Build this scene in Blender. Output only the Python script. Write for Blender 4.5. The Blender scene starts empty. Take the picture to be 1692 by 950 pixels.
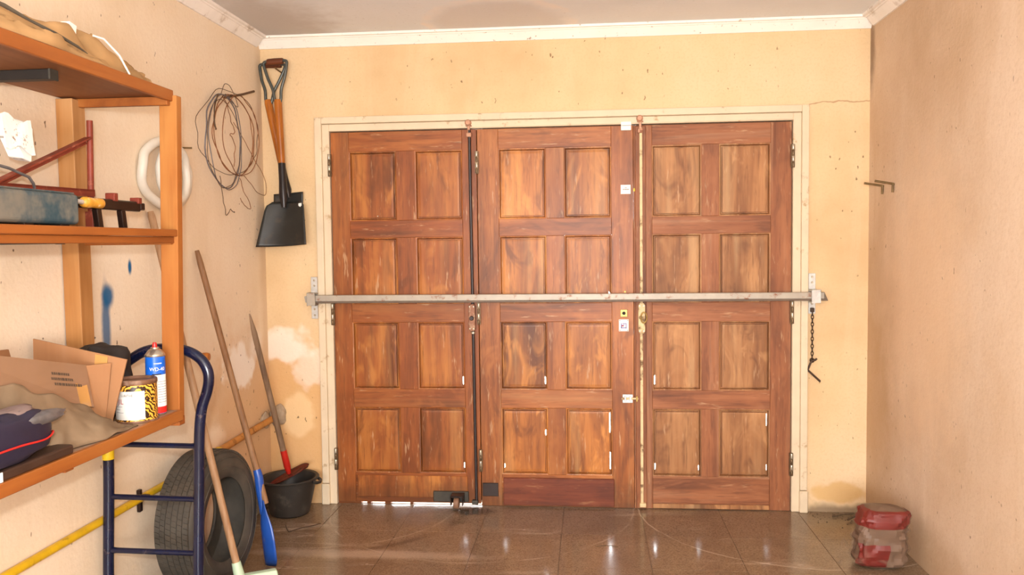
import bpy, bmesh, math, random
from mathutils import Vector, Matrix, noise

random.seed(7)
scene = bpy.context.scene
COL = scene.collection
PI = math.pi

# ------------------------------------------------------------------ camera
cam_d = bpy.data.cameras.new('camera')
cam = bpy.data.objects.new('camera', cam_d)
COL.objects.link(cam)
CAM = Vector((0.0, -4.6915, 1.5))
yaw, pitch, roll = math.radians(5.335), math.radians(-2.977), math.radians(-0.682)
fw = Vector((-math.sin(yaw) * math.cos(pitch), math.cos(yaw) * math.cos(pitch), math.sin(pitch)))
rt = Vector((math.cos(yaw), math.sin(yaw), 0))
up = rt.cross(fw)
rt2 = rt * math.cos(roll) + up * math.sin(roll)
up2 = up * math.cos(roll) - rt * math.sin(roll)
mw = Matrix((rt2, up2, -fw)).transposed().to_4x4()
mw.translation = CAM
cam.matrix_world = mw
cam_d.sensor_width = 36.0
cam_d.lens = 1380.0 / 1692.0 * 36.0
cam_d.clip_start = 0.05
scene.camera = cam

# ------------------------------------------------------------------ world, lights, exposure
world = bpy.data.worlds.new('sky')
scene.world = world
world.use_nodes = True
bg = world.node_tree.nodes['Background']
bg.inputs[0].default_value = (0.95, 0.98, 1.0, 1)
bg.inputs[1].default_value = 46.0


def light(name, kind, loc, energy, color=(1, 1, 1), **kw):
    d = bpy.data.lights.new(name, kind)
    d.energy = energy
    d.color = color
    for k, v in kw.items():
        setattr(d, k, v)
    o = bpy.data.objects.new(name, d)
    o.location = loc
    COL.objects.link(o)
    return o


# the photographer's flash, just above the lens
light('camera_flash', 'POINT', (-0.05, -4.70, 1.66), 215.0, (0.965, 0.985, 1.0), shadow_soft_size=0.03)
# fill daylight enters through a window added in the unseen wall behind the photographer; the portal only guides sampling
pt = light('added_window_portal', 'AREA', (0.0, -6.42, 1.275), 0.0, shape='RECTANGLE', size=1.9, size_y=1.05)
pt.rotation_euler = (math.radians(90), 0, 0)
pt.data.cycles.is_portal = True

scene.cycles.max_bounces = 7
scene.cycles.adaptive_threshold = 0.025
scene.cycles.diffuse_bounces = 4
scene.cycles.glossy_bounces = 4

vs = scene.view_settings
scene.display_settings.display_device = 'sRGB'
vs.view_transform = 'Standard'
vs.look = 'None'
vs.gamma = 1.0
vs.use_curve_mapping = False
vs.exposure = -0.15


# ------------------------------------------------------------------ helpers: colour and materials
def lin(c):
    c = c / 255.0
    return c / 12.92 if c <= 0.04045 else ((c + 0.055) / 1.055) ** 2.4


def S(r, g, b):
    return (lin(r), lin(g), lin(b), 1.0)


class NT:
    def __init__(self, name):
        self.m = bpy.data.materials.new(name)
        self.m.use_nodes = True
        self.t = self.m.node_tree
        self.b = self.t.nodes['Principled BSDF']
        self.tc = self.t.nodes.new('ShaderNodeTexCoord')
        self.obj = self.tc.outputs['Object']

    def n(self, kind, **kw):
        nd = self.t.nodes.new('ShaderNode' + kind)
        for k, v in kw.items():
            setattr(nd, k, v)
        return nd

    def link(self, a, b):
        self.t.links.new(a, b)

    def put(self, sock, v):
        if isinstance(v, bpy.types.NodeSocket):
            self.link(v, sock)
        else:
            sock.default_value = v

    def mapping(self, scale=(1, 1, 1), loc=(0, 0, 0), rot=(0, 0, 0), src=None):
        m = self.n('Mapping')
        m.inputs['Scale'].default_value = scale
        m.inputs['Location'].default_value = loc
        m.inputs['Rotation'].default_value = rot
        self.link(src or self.obj, m.inputs['Vector'])
        return m.outputs[0]

    def vmath(self, op, a, b=None):
        m = self.n('VectorMath', operation=op)
        self.put(m.inputs[0], a)
        if b is not None:
            self.put(m.inputs[1], b)
        return m

    def math(self, op, a, b=0.0, clamp=False):
        m = self.n('Math', operation=op, use_clamp=clamp)
        self.put(m.inputs[0], a)
        self.put(m.inputs[1], b)
        return m.outputs[0]

    def noise(self, scale, detail=3.0, rough=0.55, vec=None, dist=0.0, out='Fac'):
        n = self.n('TexNoise')
        n.inputs['Scale'].default_value = scale
        n.inputs['Detail'].default_value = detail
        n.inputs['Roughness'].default_value = rough
        n.inputs['Distortion'].default_value = dist
        self.link(vec or self.obj, n.inputs['Vector'])
        return n.outputs[out]

    def ramp(self, fac, stops):
        r = self.n('ValToRGB')
        e = r.color_ramp.elements
        while len(e) < len(stops):
            e.new(0.5)
        for el, (p, c) in zip(e, stops):
            el.position = p
            el.color = c if len(c) == 4 else (*c, 1)
        self.link(fac, r.inputs[0])
        return r.outputs[0]

    def step(self, fac, a, b, smooth=True):
        r = self.n('MapRange', interpolation_type='SMOOTHSTEP' if smooth else 'LINEAR', clamp=True)
        self.put(r.inputs[0], fac)
        r.inputs[1].default_value = a
        r.inputs[2].default_value = b
        return r.outputs[0]

    def mix(self, fac, a, b, mode='MIX'):
        m = self.n('Mix', data_type='RGBA', blend_type=mode)
        self.put(m.inputs[0], fac)
        self.put(m.inputs[6], a)
        self.put(m.inputs[7], b)
        return m.outputs[2]

    def blob(self, c, r, edge=0.35, wobble=0.5, ns=9.0):
        """soft patch mask around a place on a surface"""
        d = self.vmath('DIVIDE', self.vmath('SUBTRACT', self.obj, c).outputs[0], r).outputs[0]
        cache = self.__dict__.setdefault('cache', {})
        key = (ns, self.obj.node.name)
        if key not in cache:
            cache[key] = self.noise(ns, 2, 0.6, out='Color')
        nz = cache[key]
        w = self.vmath('MULTIPLY', self.vmath('SUBTRACT', nz, (0.5, 0.5, 0.5)).outputs[0], (wobble * 2,) * 3).outputs[0]
        ln = self.vmath('LENGTH', self.vmath('ADD', d, w).outputs[0]).outputs['Value']
        return self.step(ln, 1.0 + edge, 1.0 - edge)

    def bump(self, h, strength=0.3, dist=0.01):
        b = self.n('Bump')
        b.inputs['Strength'].default_value = strength
        b.inputs['Distance'].default_value = dist
        self.link(h, b.inputs['Height'])
        self.link(b.outputs[0], self.b.inputs['Normal'])

    def done(self, color=None, rough=0.6, metal=0.0, spec=0.5, **kw):
        if color is not None:
            self.put(self.b.inputs['Base Color'], color)
        self.put(self.b.inputs['Roughness'], rough)
        self.put(self.b.inputs['Metallic'], metal)
        self.b.inputs['Specular IOR Level'].default_value = spec
        for k, v in kw.items():
            self.put(self.b.inputs[k], v)
        return self.m


def simple(name, c, rough=0.5, metal=0.0, var=0.12, scale=30.0, dirt=None, dirt_amt=0.5, dscale=14.0, bump=0.0, spec=0.5):
    """one colour with uneven tone, optional dirt or rust patches"""
    t = NT(name)
    f = t.noise(scale, 3)
    lo = tuple(x * (1 - var) for x in c[:3]) + (1,)
    hi = tuple(min(1, x * (1 + var)) for x in c[:3]) + (1,)
    col = t.ramp(f, [(0.3, lo), (0.7, hi)])
    r = rough
    if dirt:
        d = t.step(t.noise(dscale, 5, 0.65), 0.62 - 0.3 * dirt_amt, 0.75 - 0.15 * dirt_amt)
        col = t.mix(d, col, dirt)
        r = t.math('ADD', t.math('MULTIPLY', d, 0.3), rough, clamp=True)
    if bump:
        t.bump(t.noise(scale * 2, 4), bump, 0.004)
    return t.done(col, r, metal, spec)


# ---- plaster walls
def plaster(name, base, pale, dark, speck=0.6, patches=(), extra=None, streaks=0.28, sfreq=6.0):
    t = NT(name)
    big = t.noise(1.1, 4, 0.6)
    col = t.ramp(big, [(0.25, dark), (0.5, base), (0.78, pale)])
    # trowel streaks running down
    st = t.noise(1.0, 3, 0.6, vec=t.mapping((sfreq, sfreq, 0.8)), dist=0.8)
    col = t.mix(t.math('MULTIPLY', t.step(st, 0.48, 0.74), streaks), col, pale)
    fine = t.noise(70, 1, 0.7)
    col = t.mix(t.math('MULTIPLY', t.step(fine, 0.45, 0.75), 0.22), col, dark)
    for c, r, color, amt, edge, wob in patches:
        m = t.blob(c, r, edge, wob)
        m = t.math('MULTIPLY', m, amt)
        col = t.mix(m, col, color)
    # insect marks, flecks and scrapes
    sp = t.noise(1.0, 1, 0.5, vec=t.mapping((52, 52, 30), rot=(0.3, 0.2, 0)))
    zone = t.step(t.noise(1.4, 1), 0.38, 0.58)
    sp = t.math('MULTIPLY', t.step(sp, 0.745, 0.765), zone)
    col = t.mix(t.math('MULTIPLY', sp, speck), col, S(95, 68, 40))
    if extra:
        col = extra(t, col)
    t.bump(t.noise(45, 2, 0.65), 0.24, 0.006)
    return t.done(col, 0.88, 0, 0.25)


def wood(name, dark, mid, light_, axis='Z', rough=0.5, fade=None, fade_amt=0.5, tint=0.35, grain=1.0, stain=None, blotch=0.0, scuff=None):
    t = NT(name)
    oi = t.n('ObjectInfo')
    off = t.n('CombineXYZ')
    for i, k in enumerate((37.0, 71.0, 53.0)):
        t.link(t.math('MULTIPLY', oi.outputs['Random'], k), off.inputs[i])
    p = t.vmath('ADD', t.obj, off.outputs[0]).outputs[0]
    sc = {'Z': (14, 14, 0.9), 'X': (0.9, 14, 14), 'Y': (14, 0.9, 14)}[axis]
    sc = tuple(x * grain for x in sc)
    mp = t.mapping(sc, src=p)
    g1 = t.noise(1.0, 4, 0.6, vec=mp, dist=0.5)
    mp2 = t.mapping(tuple(x * 5 for x in sc), src=p)
    g2 = t.noise(1.0, 2, 0.6, vec=mp2)
    big = t.noise(2.6, 3, 0.5, vec=p, dist=0.8)
    f = t.math('ADD', t.math('MULTIPLY', g1, 0.75), t.math('MULTIPLY', big, 0.35))
    col = t.ramp(f, [(0.36, dark), (0.54, mid), (0.74, light_)])
    col = t.mix(t.math('MULTIPLY', t.step(g2, 0.5, 0.75), 0.35), col, dark)
    if blotch:
        bn = t.noise(1.0, 3, 0.6, vec=t.mapping({'Z': (7, 7, 2.6), 'X': (2.6, 7, 7), 'Y': (7, 2.6, 7)}[axis], src=p), dist=1.2)
        col = t.mix(t.math('MULTIPLY', t.step(bn, 0.53, 0.70), blotch), col, light_)
        col = t.mix(t.math('MULTIPLY', t.step(bn, 0.46, 0.28), blotch * 0.9), col, dark)
    if scuff:
        sn = t.noise(1.0, 3, 0.7, vec=t.mapping({'Z': (40, 40, 6), 'X': (6, 40, 40), 'Y': (40, 6, 40)}[axis], src=p))
        col = t.mix(t.math('MULTIPLY', t.step(sn, 0.60, 0.74), 0.65), col, scuff)
        dn = t.noise(1.0, 3, 0.7, vec=t.mapping({'Z': (60, 60, 5), 'X': (5, 60, 60), 'Y': (60, 5, 60)}[axis], loc=(3, 1, 7), src=p))
        col = t.mix(t.math('MULTIPLY', t.step(dn, 0.52, 0.72), 0.55), col, dark)
    tv = t.math('SUBTRACT', t.math('MULTIPLY', oi.outputs['Random'], 2 * tint), tint)
    hs = t.n('HueSaturation')
    t.put(hs.inputs['Value'], t.math('ADD', tv, 1.0))
    t.link(col, hs.inputs['Color'])
    col = hs.outputs[0]
    if fade:
        fm = t.step(t.noise(1.0, 3, 0.65, vec=t.mapping(tuple(x * 0.45 for x in sc), src=p), dist=1.0), 0.52, 0.72)
        fm = t.math('MULTIPLY', fm, fade_amt)
        col = t.mix(fm, col, fade)
    if stain:
        # damp dirt soaked into the boards near the ground, with a ragged upper edge
        sep = t.n('SeparateXYZ')
        t.link(t.obj, sep.inputs[0])
        hgt = t.math('ADD', sep.outputs[2], t.math('MULTIPLY', t.noise(6, 4, 0.7), 0.28))
        col = t.mix(t.math('MULTIPLY', t.step(hgt, 0.34, 0.16), 0.55), col, stain)
    t.bump(g2, 0.15, 0.002)
    return t.done(col, rough, 0, 0.35)


M = {}
WHITE_SALT = S(252, 244, 234)
OCHRE = S(214, 160, 92)


def wall_left_marks(t, col):
    # blue spray paint
    for c, r, a in (((-1.87, -1.605, 1.315), (0.2, 0.038, 0.045), 0.95), ((-1.87, -1.622, 1.19), (0.2, 0.028, 0.16), 0.85), ((-1.87, -1.44, 1.425), (0.2, 0.013, 0.028), 1.0)):
        m = t.blob(c, r, 0.45, 0.12, 30)
        col = t.mix(t.math('MULTIPLY', m, a), col, S(20, 92, 140))
    return col


def wall_back_marks(t, col):
    # hairline crack running from the door frame to the corner
    sep = t.n('SeparateXYZ')
    t.link(t.obj, sep.inputs[0])
    wav = t.math('MULTIPLY', t.math('SUBTRACT', t.noise(7, 3), 0.5), 0.05)
    d = t.math('ABSOLUTE', t.math('SUBTRACT', t.math('ADD', sep.outputs[2], wav), 2.243))
    on = t.math('GREATER_THAN', sep.outputs[0], 1.185)
    m = t.math('MULTIPLY', t.step(d, 0.0045, 0.001), on)
    return t.mix(t.math('MULTIPLY', m, 0.6), col, S(150, 105, 70))


M['plaster_back'] = plaster(
    'plaster_back', S(224, 193, 150), S(232, 205, 168), S(204, 170, 126), 0.7,
    patches=[((-1.74, 0, 0.42), (0.36, 1, 0.50), S(212, 156, 90), 0.6, 0.35, 0.3),
             ((-1.78, 0, 0.93), (0.15, 1, 0.10), WHITE_SALT, 0.62, 0.3, 0.95),
             ((-1.62, 0, 0.80), (0.09, 1, 0.13), WHITE_SALT, 0.42, 0.35, 0.95),
             ((-1.70, 0, 0.52), (0.10, 1, 0.13), S(236, 204, 156), 0.7, 0.2, 0.5),
             ((1.36, 0, 0.11), (0.16, 1, 0.05), S(212, 168, 104), 0.7, 0.3, 0.9),
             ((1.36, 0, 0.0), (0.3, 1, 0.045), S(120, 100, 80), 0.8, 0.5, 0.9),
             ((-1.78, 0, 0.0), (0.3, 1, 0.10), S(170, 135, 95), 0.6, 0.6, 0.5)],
    extra=wall_back_marks)
M['plaster_left'] = plaster(
    'plaster_left', S(234, 213, 186), S(240, 223, 200), S(220, 195, 162), 0.85,
    patches=[((-1.87, -0.30, 0.50), (1, 0.55, 0.48), S(212, 162, 104), 0.6, 0.4, 0.4),
             ((-1.87, -0.40, 0.86), (1, 0.17, 0.12), WHITE_SALT, 0.85, 0.25, 0.9),
             ((-1.87, -0.18, 0.95), (1, 0.08, 0.08), WHITE_SALT, 0.6, 0.5, 0.5),
             ((-1.87, -0.72, 0.55), (1, 0.10, 0.06), S(250, 230, 205), 0.7, 0.5, 0.5),
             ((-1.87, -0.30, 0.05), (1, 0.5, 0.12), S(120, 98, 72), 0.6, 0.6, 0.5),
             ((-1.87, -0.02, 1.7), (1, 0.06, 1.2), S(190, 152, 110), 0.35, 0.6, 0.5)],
    extra=wall_left_marks)
M['plaster_right'] = plaster(
    'plaster_right', S(212, 184, 156), S(226, 204, 182), S(194, 162, 130), 0.6,
    patches=[((1.505, -0.1, 0.6), (1, 0.28, 0.5), S(186, 146, 100), 0.5, 0.6, 0.5),
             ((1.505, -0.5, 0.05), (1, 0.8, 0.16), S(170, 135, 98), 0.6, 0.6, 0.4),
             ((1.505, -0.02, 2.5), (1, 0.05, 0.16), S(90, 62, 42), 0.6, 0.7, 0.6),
             ((1.505, -0.75, 1.2), (1, 0.4, 0.6), S(242, 208, 172), 0.55, 0.6, 0.4)], streaks=0.5, sfreq=3.2)
M['plaster_rear'] = plaster('plaster_rear', S(232, 200, 160), S(240, 215, 180), S(222, 186, 140), 0.4)


def ceiling_marks(t, col):
    sh = t.vmath('DIVIDE', t.vmath('SUBTRACT', t.obj, (-0.47, -0.18, 2.69)).outputs[0], (0.40, 0.44, 1.0)).outputs[0]
    nz = t.vmath('MULTIPLY', t.vmath('SUBTRACT', t.noise(5, 3, out='Color'), (0.5, 0.5, 0.5)).outputs[0], (0.35, 0.35, 0.0)).outputs[0]
    ln = t.vmath('LENGTH', t.vmath('ADD', sh, nz).outputs[0]).outputs['Value']
    ring = t.math('MULTIPLY', t.step(ln, 0.78, 0.98), t.step(ln, 1.06, 0.99))
    inner = t.step(ln, 1.0, 0.7)
    col = t.mix(t.math('MULTIPLY', inner, 0.28), col, S(196, 172, 150))
    return t.mix(t.math('MULTIPLY', t.math('MULTIPLY', ring, t.step(t.noise(3, 3), 0.4, 0.6)), 0.75), col, S(246, 236, 228))


M['ceiling'] = plaster('ceiling_paint', S(234, 236, 238), S(239, 240, 242), S(227, 226, 226), 0.2, extra=ceiling_marks,
                       patches=[((-1.7, -0.3, 2.69), (0.3, 0.8, 1), S(160, 140, 122), 0.5, 0.6, 0.5)])
M['trim'] = simple('cornice_paint', S(244, 238, 228), 0.6, 0, 0.04, 6, dirt=S(150, 125, 100), dirt_amt=0.05, dscale=40)
M['cornice_side'] = simple('cornice_side_paint', S(240, 233, 226), 0.6, 0, 0.06, 6, dirt=S(190, 174, 158), dirt_amt=0.25, dscale=9)

# ---- door timber
DK = S(70, 44, 26)
SC = S(196, 156, 116)
M['door_a'] = wood('door_timber_red', S(90, 45, 18), S(137, 73, 31), S(166, 97, 45), 'Z', 0.42, S(173, 120, 73), 0.25, 0.08, stain=DK, blotch=0.5, scuff=SC)
M['door_a_h'] = wood('door_timber_red_rail', S(92, 47, 20), S(141, 75, 33), S(168, 99, 47), 'X', 0.42, S(175, 122, 73), 0.25, 0.08, stain=DK, blotch=0.5, scuff=SC)
M['panel_a'] = wood('door_panel_red', S(101, 54, 22), S(153, 85, 37), S(188, 120, 55), 'Z', 0.42, S(184, 133, 80), 0.35, 0.10, 0.7, stain=DK, blotch=0.7, scuff=SC)
M['door_b'] = wood('door_timber_mid', S(96, 51, 22), S(149, 85, 39), S(182, 113, 57), 'Z', 0.42, S(190, 144, 96), 0.3, 0.10, stain=DK, blotch=0.6, scuff=SC)
M['door_b_h'] = wood('door_timber_mid_rail', S(96, 51, 22), S(149, 85, 41), S(180, 111, 57), 'X', 0.42, S(190, 144, 98), 0.3, 0.10, stain=DK, blotch=0.6, scuff=SC)
M['panel_b'] = wood('door_panel_mid', S(103, 56, 24), S(164, 99, 45), S(204, 135, 65), 'Z', 0.42, S(196, 152, 98), 0.45, 0.14, 0.7, stain=DK, blotch=0.85, scuff=SC)
M['door_c'] = wood('door_timber_faded', S(102, 59, 37), S(146, 89, 55), S(168, 108, 69), 'Z', 0.55, S(183, 142, 110), 0.4, 0.08, blotch=0.5, scuff=SC)
M['door_c_h'] = wood('door_timber_faded_rail', S(102, 59, 37), S(146, 89, 55), S(168, 108, 71), 'X', 0.55, S(185, 145, 114), 0.45, 0.08, blotch=0.5, scuff=SC)
M['panel_c'] = wood('door_panel_faded', S(108, 68, 41), S(157, 106, 65), S(189, 138, 90), 'Z', 0.55, S(190, 155, 112), 0.5, 0.08, 0.7, blotch=0.85, scuff=SC)
M['worn_edge'] = wood('worn_moulding', S(78, 44, 24), S(128, 76, 42), S(168, 116, 76), 'Z', 0.6, S(204, 172, 134), 0.6, 0.1, 3.0)
M['kick'] = wood('kick_board_wood', S(76, 36, 20), S(112, 54, 32), S(136, 74, 46), 'X', 0.45, None, 0, 0.05, blotch=0.5, scuff=S(150, 104, 72))
M['frame'] = simple('frame_paint', S(220, 200, 170), 0.6, 0, 0.05, 9, dirt=S(180, 150, 112), dirt_amt=0.12, dscale=14)
M['shelf_wood'] = wood('shelf_pine', S(141, 79, 32), S(165, 100, 44), S(180, 123, 63), 'Z', 0.5, None, 0, 0.08, 0.8)
M['shelf_wood_y'] = wood('shelf_pine_long', S(128, 68, 26), S(152, 86, 35), S(169, 105, 49), 'Y', 0.5, None, 0, 0.06, 0.8)
M['shelf_board'] = wood('shelf_board', S(107, 62, 33), S(126, 78, 44), S(142, 93, 58), 'Y', 0.55, None, 0, 0.05, 0.6)
M['shelf_pale'] = wood('shelf_pine_pale', S(153, 99, 49), S(176, 124, 72), S(190, 142, 93), 'Z', 0.5, None, 0, 0.04, 0.7)


def dusty_board():
    t = NT('dusty_shelf_top')
    f = t.noise(5, 5, 0.65)
    col = t.ramp(f, [(0.3, S(140, 108, 84)), (0.6, S(170, 140, 116)), (0.8, S(182, 156, 134))])
    return t.done(col, 0.95, 0, 0.1)


M['dusty_board'] = dusty_board()


# ---- floor tile
def tile_mat():
    t = NT('floor_tile')
    oi = t.n('ObjectInfo')
    geo = t.n('NewGeometry')
    P = geo.outputs['Position']
    sp = t.n('TexVoronoi', feature='F1')
    sp.inputs['Scale'].default_value = 130
    t.link(P, sp.inputs['Vector'])
    base = t.ramp(sp.outputs['Distance'], [(0.1, S(151, 127, 104)), (0.5, S(133, 109, 85)), (0.9, S(112, 90, 70))])
    hs = t.n('HueSaturation')
    t.put(hs.inputs['Value'], t.math('ADD', t.math('MULTIPLY', oi.outputs['Random'], 0.14), 0.90))
    t.link(base, hs.inputs['Color'])
    grime = t.noise(2.4, 4, 0.65, vec=P, dist=0.6)
    col = t.mix(t.math('MULTIPLY', t.step(grime, 0.42, 0.68), 0.45), hs.outputs[0], S(98, 74, 54))
    # dusty drag marks swept in arcs by the doors
    sm = t.noise(1.0, 5, 0.6, vec=t.mapping((1.2, 7, 1), rot=(0, 0, -0.25), src=P), dist=0.8)
    dust = t.math('MULTIPLY', t.step(sm, 0.56, 0.76), 0.5)
    col = t.mix(dust, col, S(190, 168, 146))
    old = t.obj
    t.obj = P

    def arc(c, r, w):
        ln = t.vmath('LENGTH', t.vmath('SUBTRACT', P, c).outputs[0]).outputs['Value']
        ln = t.math('ADD', ln, t.math('MULTIPLY', t.math('SUBTRACT', t.noise(3, 3, vec=P), 0.5), 0.05))
        return t.step(t.math('ABSOLUTE', t.math('SUBTRACT', ln, r)), w, 0.0)
    for c, r, w, cc, a in (((-1.47, 0, 0), 0.80, 0.05, S(58, 40, 28), 0.5), ((-1.47, 0, 0), 0.72, 0.012, S(190, 165, 140), 0.35),
                           ((1.10, 0, 0), 0.84, 0.007, S(205, 188, 166), 0.6), ((-0.62, 0, 0), 0.86, 0.010, S(200, 180, 158), 0.3)):
        m = t.math('MULTIPLY', arc(c, r, w), a)
        m = t.math('MULTIPLY', m, t.step(t.noise(4, 3, vec=P), 0.35, 0.6))
        col = t.mix(m, col, cc)
    # oily puddle mark under the caster and grit by the corner
    col = t.mix(t.math('MULTIPLY', t.blob((-0.66, -0.10, 0), (0.12, 0.06, 1), 0.5, 0.4), 0.7), col, S(40, 28, 20))
    col = t.mix(t.math('MULTIPLY', t.blob((1.40, -0.10, 0), (0.24, 0.16, 1), 0.6, 0.6, 14), 0.55), col, S(122, 106, 84))
    col = t.mix(t.math('MULTIPLY', t.blob((-1.1, -0.78, 0), (0.5, 0.05, 1), 0.6, 0.5), 0.5), col, S(196, 172, 150))
    t.obj = old
    dirty = t.math('ADD', t.math('MULTIPLY', t.step(grime, 0.35, 0.7), 0.14), 0.105)
    rough = t.math('ADD', dirty, t.math('MULTIPLY', dust, 0.3))
    t.bump(t.noise(25, 1, vec=P), 0.03, 0.003)
    return t.done(col, rough, 0, 0.5)


M['tile'] = tile_mat()
M['grout'] = simple('grout', S(112, 88, 66), 0.9, 0, 0.2, 20)
M['ground'] = simple('outside_paving', S(200, 198, 190), 0.9, 0, 0.1, 3)

# ---- metals, plastics, the rest
M['bar_steel'] = simple('bar_steel', S(168, 158, 144), 0.45, 0.15, 0.08, 18, dirt=S(140, 84, 56), dirt_amt=0.22, dscale=22)
M['bar_dark'] = simple('bar_channel', S(104, 88, 74), 0.55, 0.2, 0.15, 20)
M['plate_steel'] = simple('galvanised_plate', S(206, 206, 202), 0.35, 0.35, 0.1, 40)
M['hinge'] = simple('hinge_steel', S(112, 92, 68), 0.4, 0.6, 0.3, 60)
M['hinge_bright'] = simple('hinge_bright', S(200, 192, 172), 0.3, 0.7, 0.2, 60)
M['rod_black'] = simple('bolt_rod_black', S(52, 44, 44), 0.4, 0.3, 0.2, 30)
M['rod_cream'] = simple('bolt_rod_cream', S(222, 196, 150), 0.6, 0, 0.1, 18, dirt=S(104, 74, 48), dirt_amt=0.42, dscale=16)
M['rust_pink'] = simple('worn_iron', S(188, 140, 110), 0.5, 0.2, 0.2, 40, dirt=S(120, 72, 48), dirt_amt=0.5, dscale=40)
M['plate_rust'] = simple('bolt_case_rust', S(132, 84, 56), 0.45, 0.25, 0.25, 40, dirt=S(180, 150, 124), dirt_amt=0.4, dscale=50)
M['brass'] = simple('brass', S(176, 146, 82), 0.4, 0.6, 0.15, 60)
M['dark'] = simple('dark_hole', S(22, 18, 16), 0.7)
M['white_card'] = simple('white_card', S(244, 242, 236), 0.7, 0, 0.02)
M['label_paper'] = simple('label_paper', S(214, 211, 204), 0.7, 0, 0.03)
M['ink'] = simple('ink_grey', S(120, 118, 116), 0.8)
M['ink_blue'] = simple('ink_violet', S(150, 146, 190), 0.8)
M['ink_red'] = simple('ink_red', S(170, 20, 18), 0.7)
M['ink_dark'] = simple('ink_dark', S(86, 68, 52), 0.8)
M['chain'] = simple('chain_iron', S(70, 52, 40), 0.55, 0.4, 0.3, 60)
M['caster_metal'] = simple('caster_metal', S(66, 62, 54), 0.6, 0.2, 0.2, 30)
M['caster_wheel'] = simple('caster_wheel', S(132, 96, 72), 0.6, 0, 0.15, 40)
M['spade_steel'] = simple('spade_steel', S(44, 44, 42), 0.38, 0.25, 0.2, 10, dirt=S(74, 62, 50), dirt_amt=0.35, dscale=9)
M['spade_socket'] = simple('spade_socket', S(40, 34, 34), 0.3, 0.3, 0.2, 20)
M['spade_yoke'] = simple('spade_yoke', S(80, 84, 80), 0.35, 0.35, 0.2, 30)
M['spade_wood'] = wood('spade_handle_wood', S(140, 76, 24), S(180, 106, 38), S(200, 130, 56), 'Z', 0.35, None, 0, 0.05, 1.5)
M['grip'] = wood('spade_grip_wood', S(70, 34, 16), S(98, 50, 26), S(120, 66, 36), 'X', 0.5, None, 0, 0.05, 1.5)
M['white_mark'] = simple('white_paint_spot', S(225, 222, 215), 0.7)
M['hose'] = simple('hose_plastic', S(216, 208, 194), 0.45, 0, 0.06, 12)
M['wire_rust'] = simple('wire_rust', S(134, 84, 48), 0.6, 0.2, 0.3, 40)
M['wire_grey'] = simple('wire_grey', S(108, 102, 104), 0.5, 0.1, 0.2, 40)
M['wire_dark'] = simple('wire_dark', S(86, 62, 40), 0.6, 0.2, 0.2, 40)
M['handle_brown'] = wood('tool_handle_brown', S(105, 70, 43), S(133, 95, 63), S(154, 118, 84), 'Z', 0.6, None, 0, 0.03, 2.0)
M['handle_grey'] = wood('tool_handle_grey', S(96, 74, 56), S(128, 102, 78), S(150, 124, 100), 'Z', 0.7, None, 0, 0.03, 2.0)
M['handle_pale'] = wood('broom_handle_pale', S(132, 93, 62), S(163, 126, 92), S(181, 147, 114), 'Z', 0.55, None, 0, 0.03, 2.0)
M['blue_plastic'] = simple('blue_plastic', S(34, 78, 160), 0.3, 0, 0.12, 8, dirt=S(92, 92, 110), dirt_amt=0.15, dscale=20)
M['red_paint'] = simple('red_paint', S(186, 36, 24), 0.4, 0, 0.12, 20)
M['red_blade'] = simple('red_blade', S(96, 26, 16), 0.45, 0.1, 0.25, 14, dirt=S(58, 38, 28), dirt_amt=0.35)
M['bucket'] = simple('bucket_rubber', S(46, 42, 38), 0.5, 0, 0.2, 12, dirt=S(84, 76, 66), dirt_amt=0.2, dscale=12)
M['pipe_yellow'] = simple('pipe_yellow', S(214, 170, 24), 0.4, 0, 0.12, 20, dirt=S(150, 116, 40), dirt_amt=0.2)
M['pipe_bare'] = simple('pipe_bare', S(190, 128, 58), 0.5, 0, 0.15, 20, dirt=S(128, 82, 44), dirt_amt=0.3)
M['mortar'] = simple('mortar', S(168, 148, 124), 0.95, 0, 0.15, 30, bump=0.6)
M['trolley'] = simple('trolley_enamel', S(14, 20, 46), 0.22, 0.0, 0.25, 14, dirt=S(96, 76, 66), dirt_amt=0.08, dscale=20)
M['sticker'] = simple('sticker_yellow', S(232, 196, 30), 0.5)
M['box_card'] = wood('corrugated_card', S(143, 98, 62), S(158, 112, 75), S(168, 124, 88), 'Z', 0.8, None, 0, 0.04, 0.3)
M['box_card_dusty'] = wood('corrugated_card_dusty', S(130, 95, 67), S(145, 109, 80), S(155, 120, 94), 'Y', 0.8, S(138, 114, 94), 0.5, 0.03, 0.3)
M['tape'] = simple('packing_tape', S(196, 146, 84), 0.15, 0, 0.1, 10)
M['cloth'] = simple('dusty_cloth', S(134, 112, 88), 0.95, 0, 0.14, 9, bump=0.4, spec=0.1)
M['sack'] = simple('brown_sacking', S(176, 138, 94), 0.92, 0, 0.14, 7, bump=0.4, spec=0.1)
M['sack_dark'] = simple('sack_gap_shade', S(84, 74, 60), 0.95, 0, 0.2, 8)  # dark colour for the shaded gap between the sack folds
M['black_cloth'] = simple('black_cloth', S(38, 30, 26), 0.7, 0, 0.25, 12, bump=0.3)
M['navy'] = simple('navy_nylon', S(34, 32, 52), 0.45, 0, 0.2, 10, )
M['bag_pale'] = simple('bag_dusty_panel', S(124, 104, 98), 0.7, 0, 0.15, 10)
M['black_case'] = simple('dark_board', S(58, 38, 28), 0.5, 0, 0.2, 14)
M['red_iron'] = simple('red_oxide_iron', S(130, 52, 34), 0.55, 0.1, 0.15, 24, dirt=S(168, 96, 70), dirt_amt=0.25, dscale=30)
M['toolbox'] = simple('toolbox_paint', S(118, 112, 100), 0.55, 0.1, 0.1, 10, dirt=S(40, 68, 78), dirt_amt=0.45, dscale=3.5)
M['black_iron'] = simple('black_iron', S(40, 24, 18), 0.35, 0.3, 0.2, 20)
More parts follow.
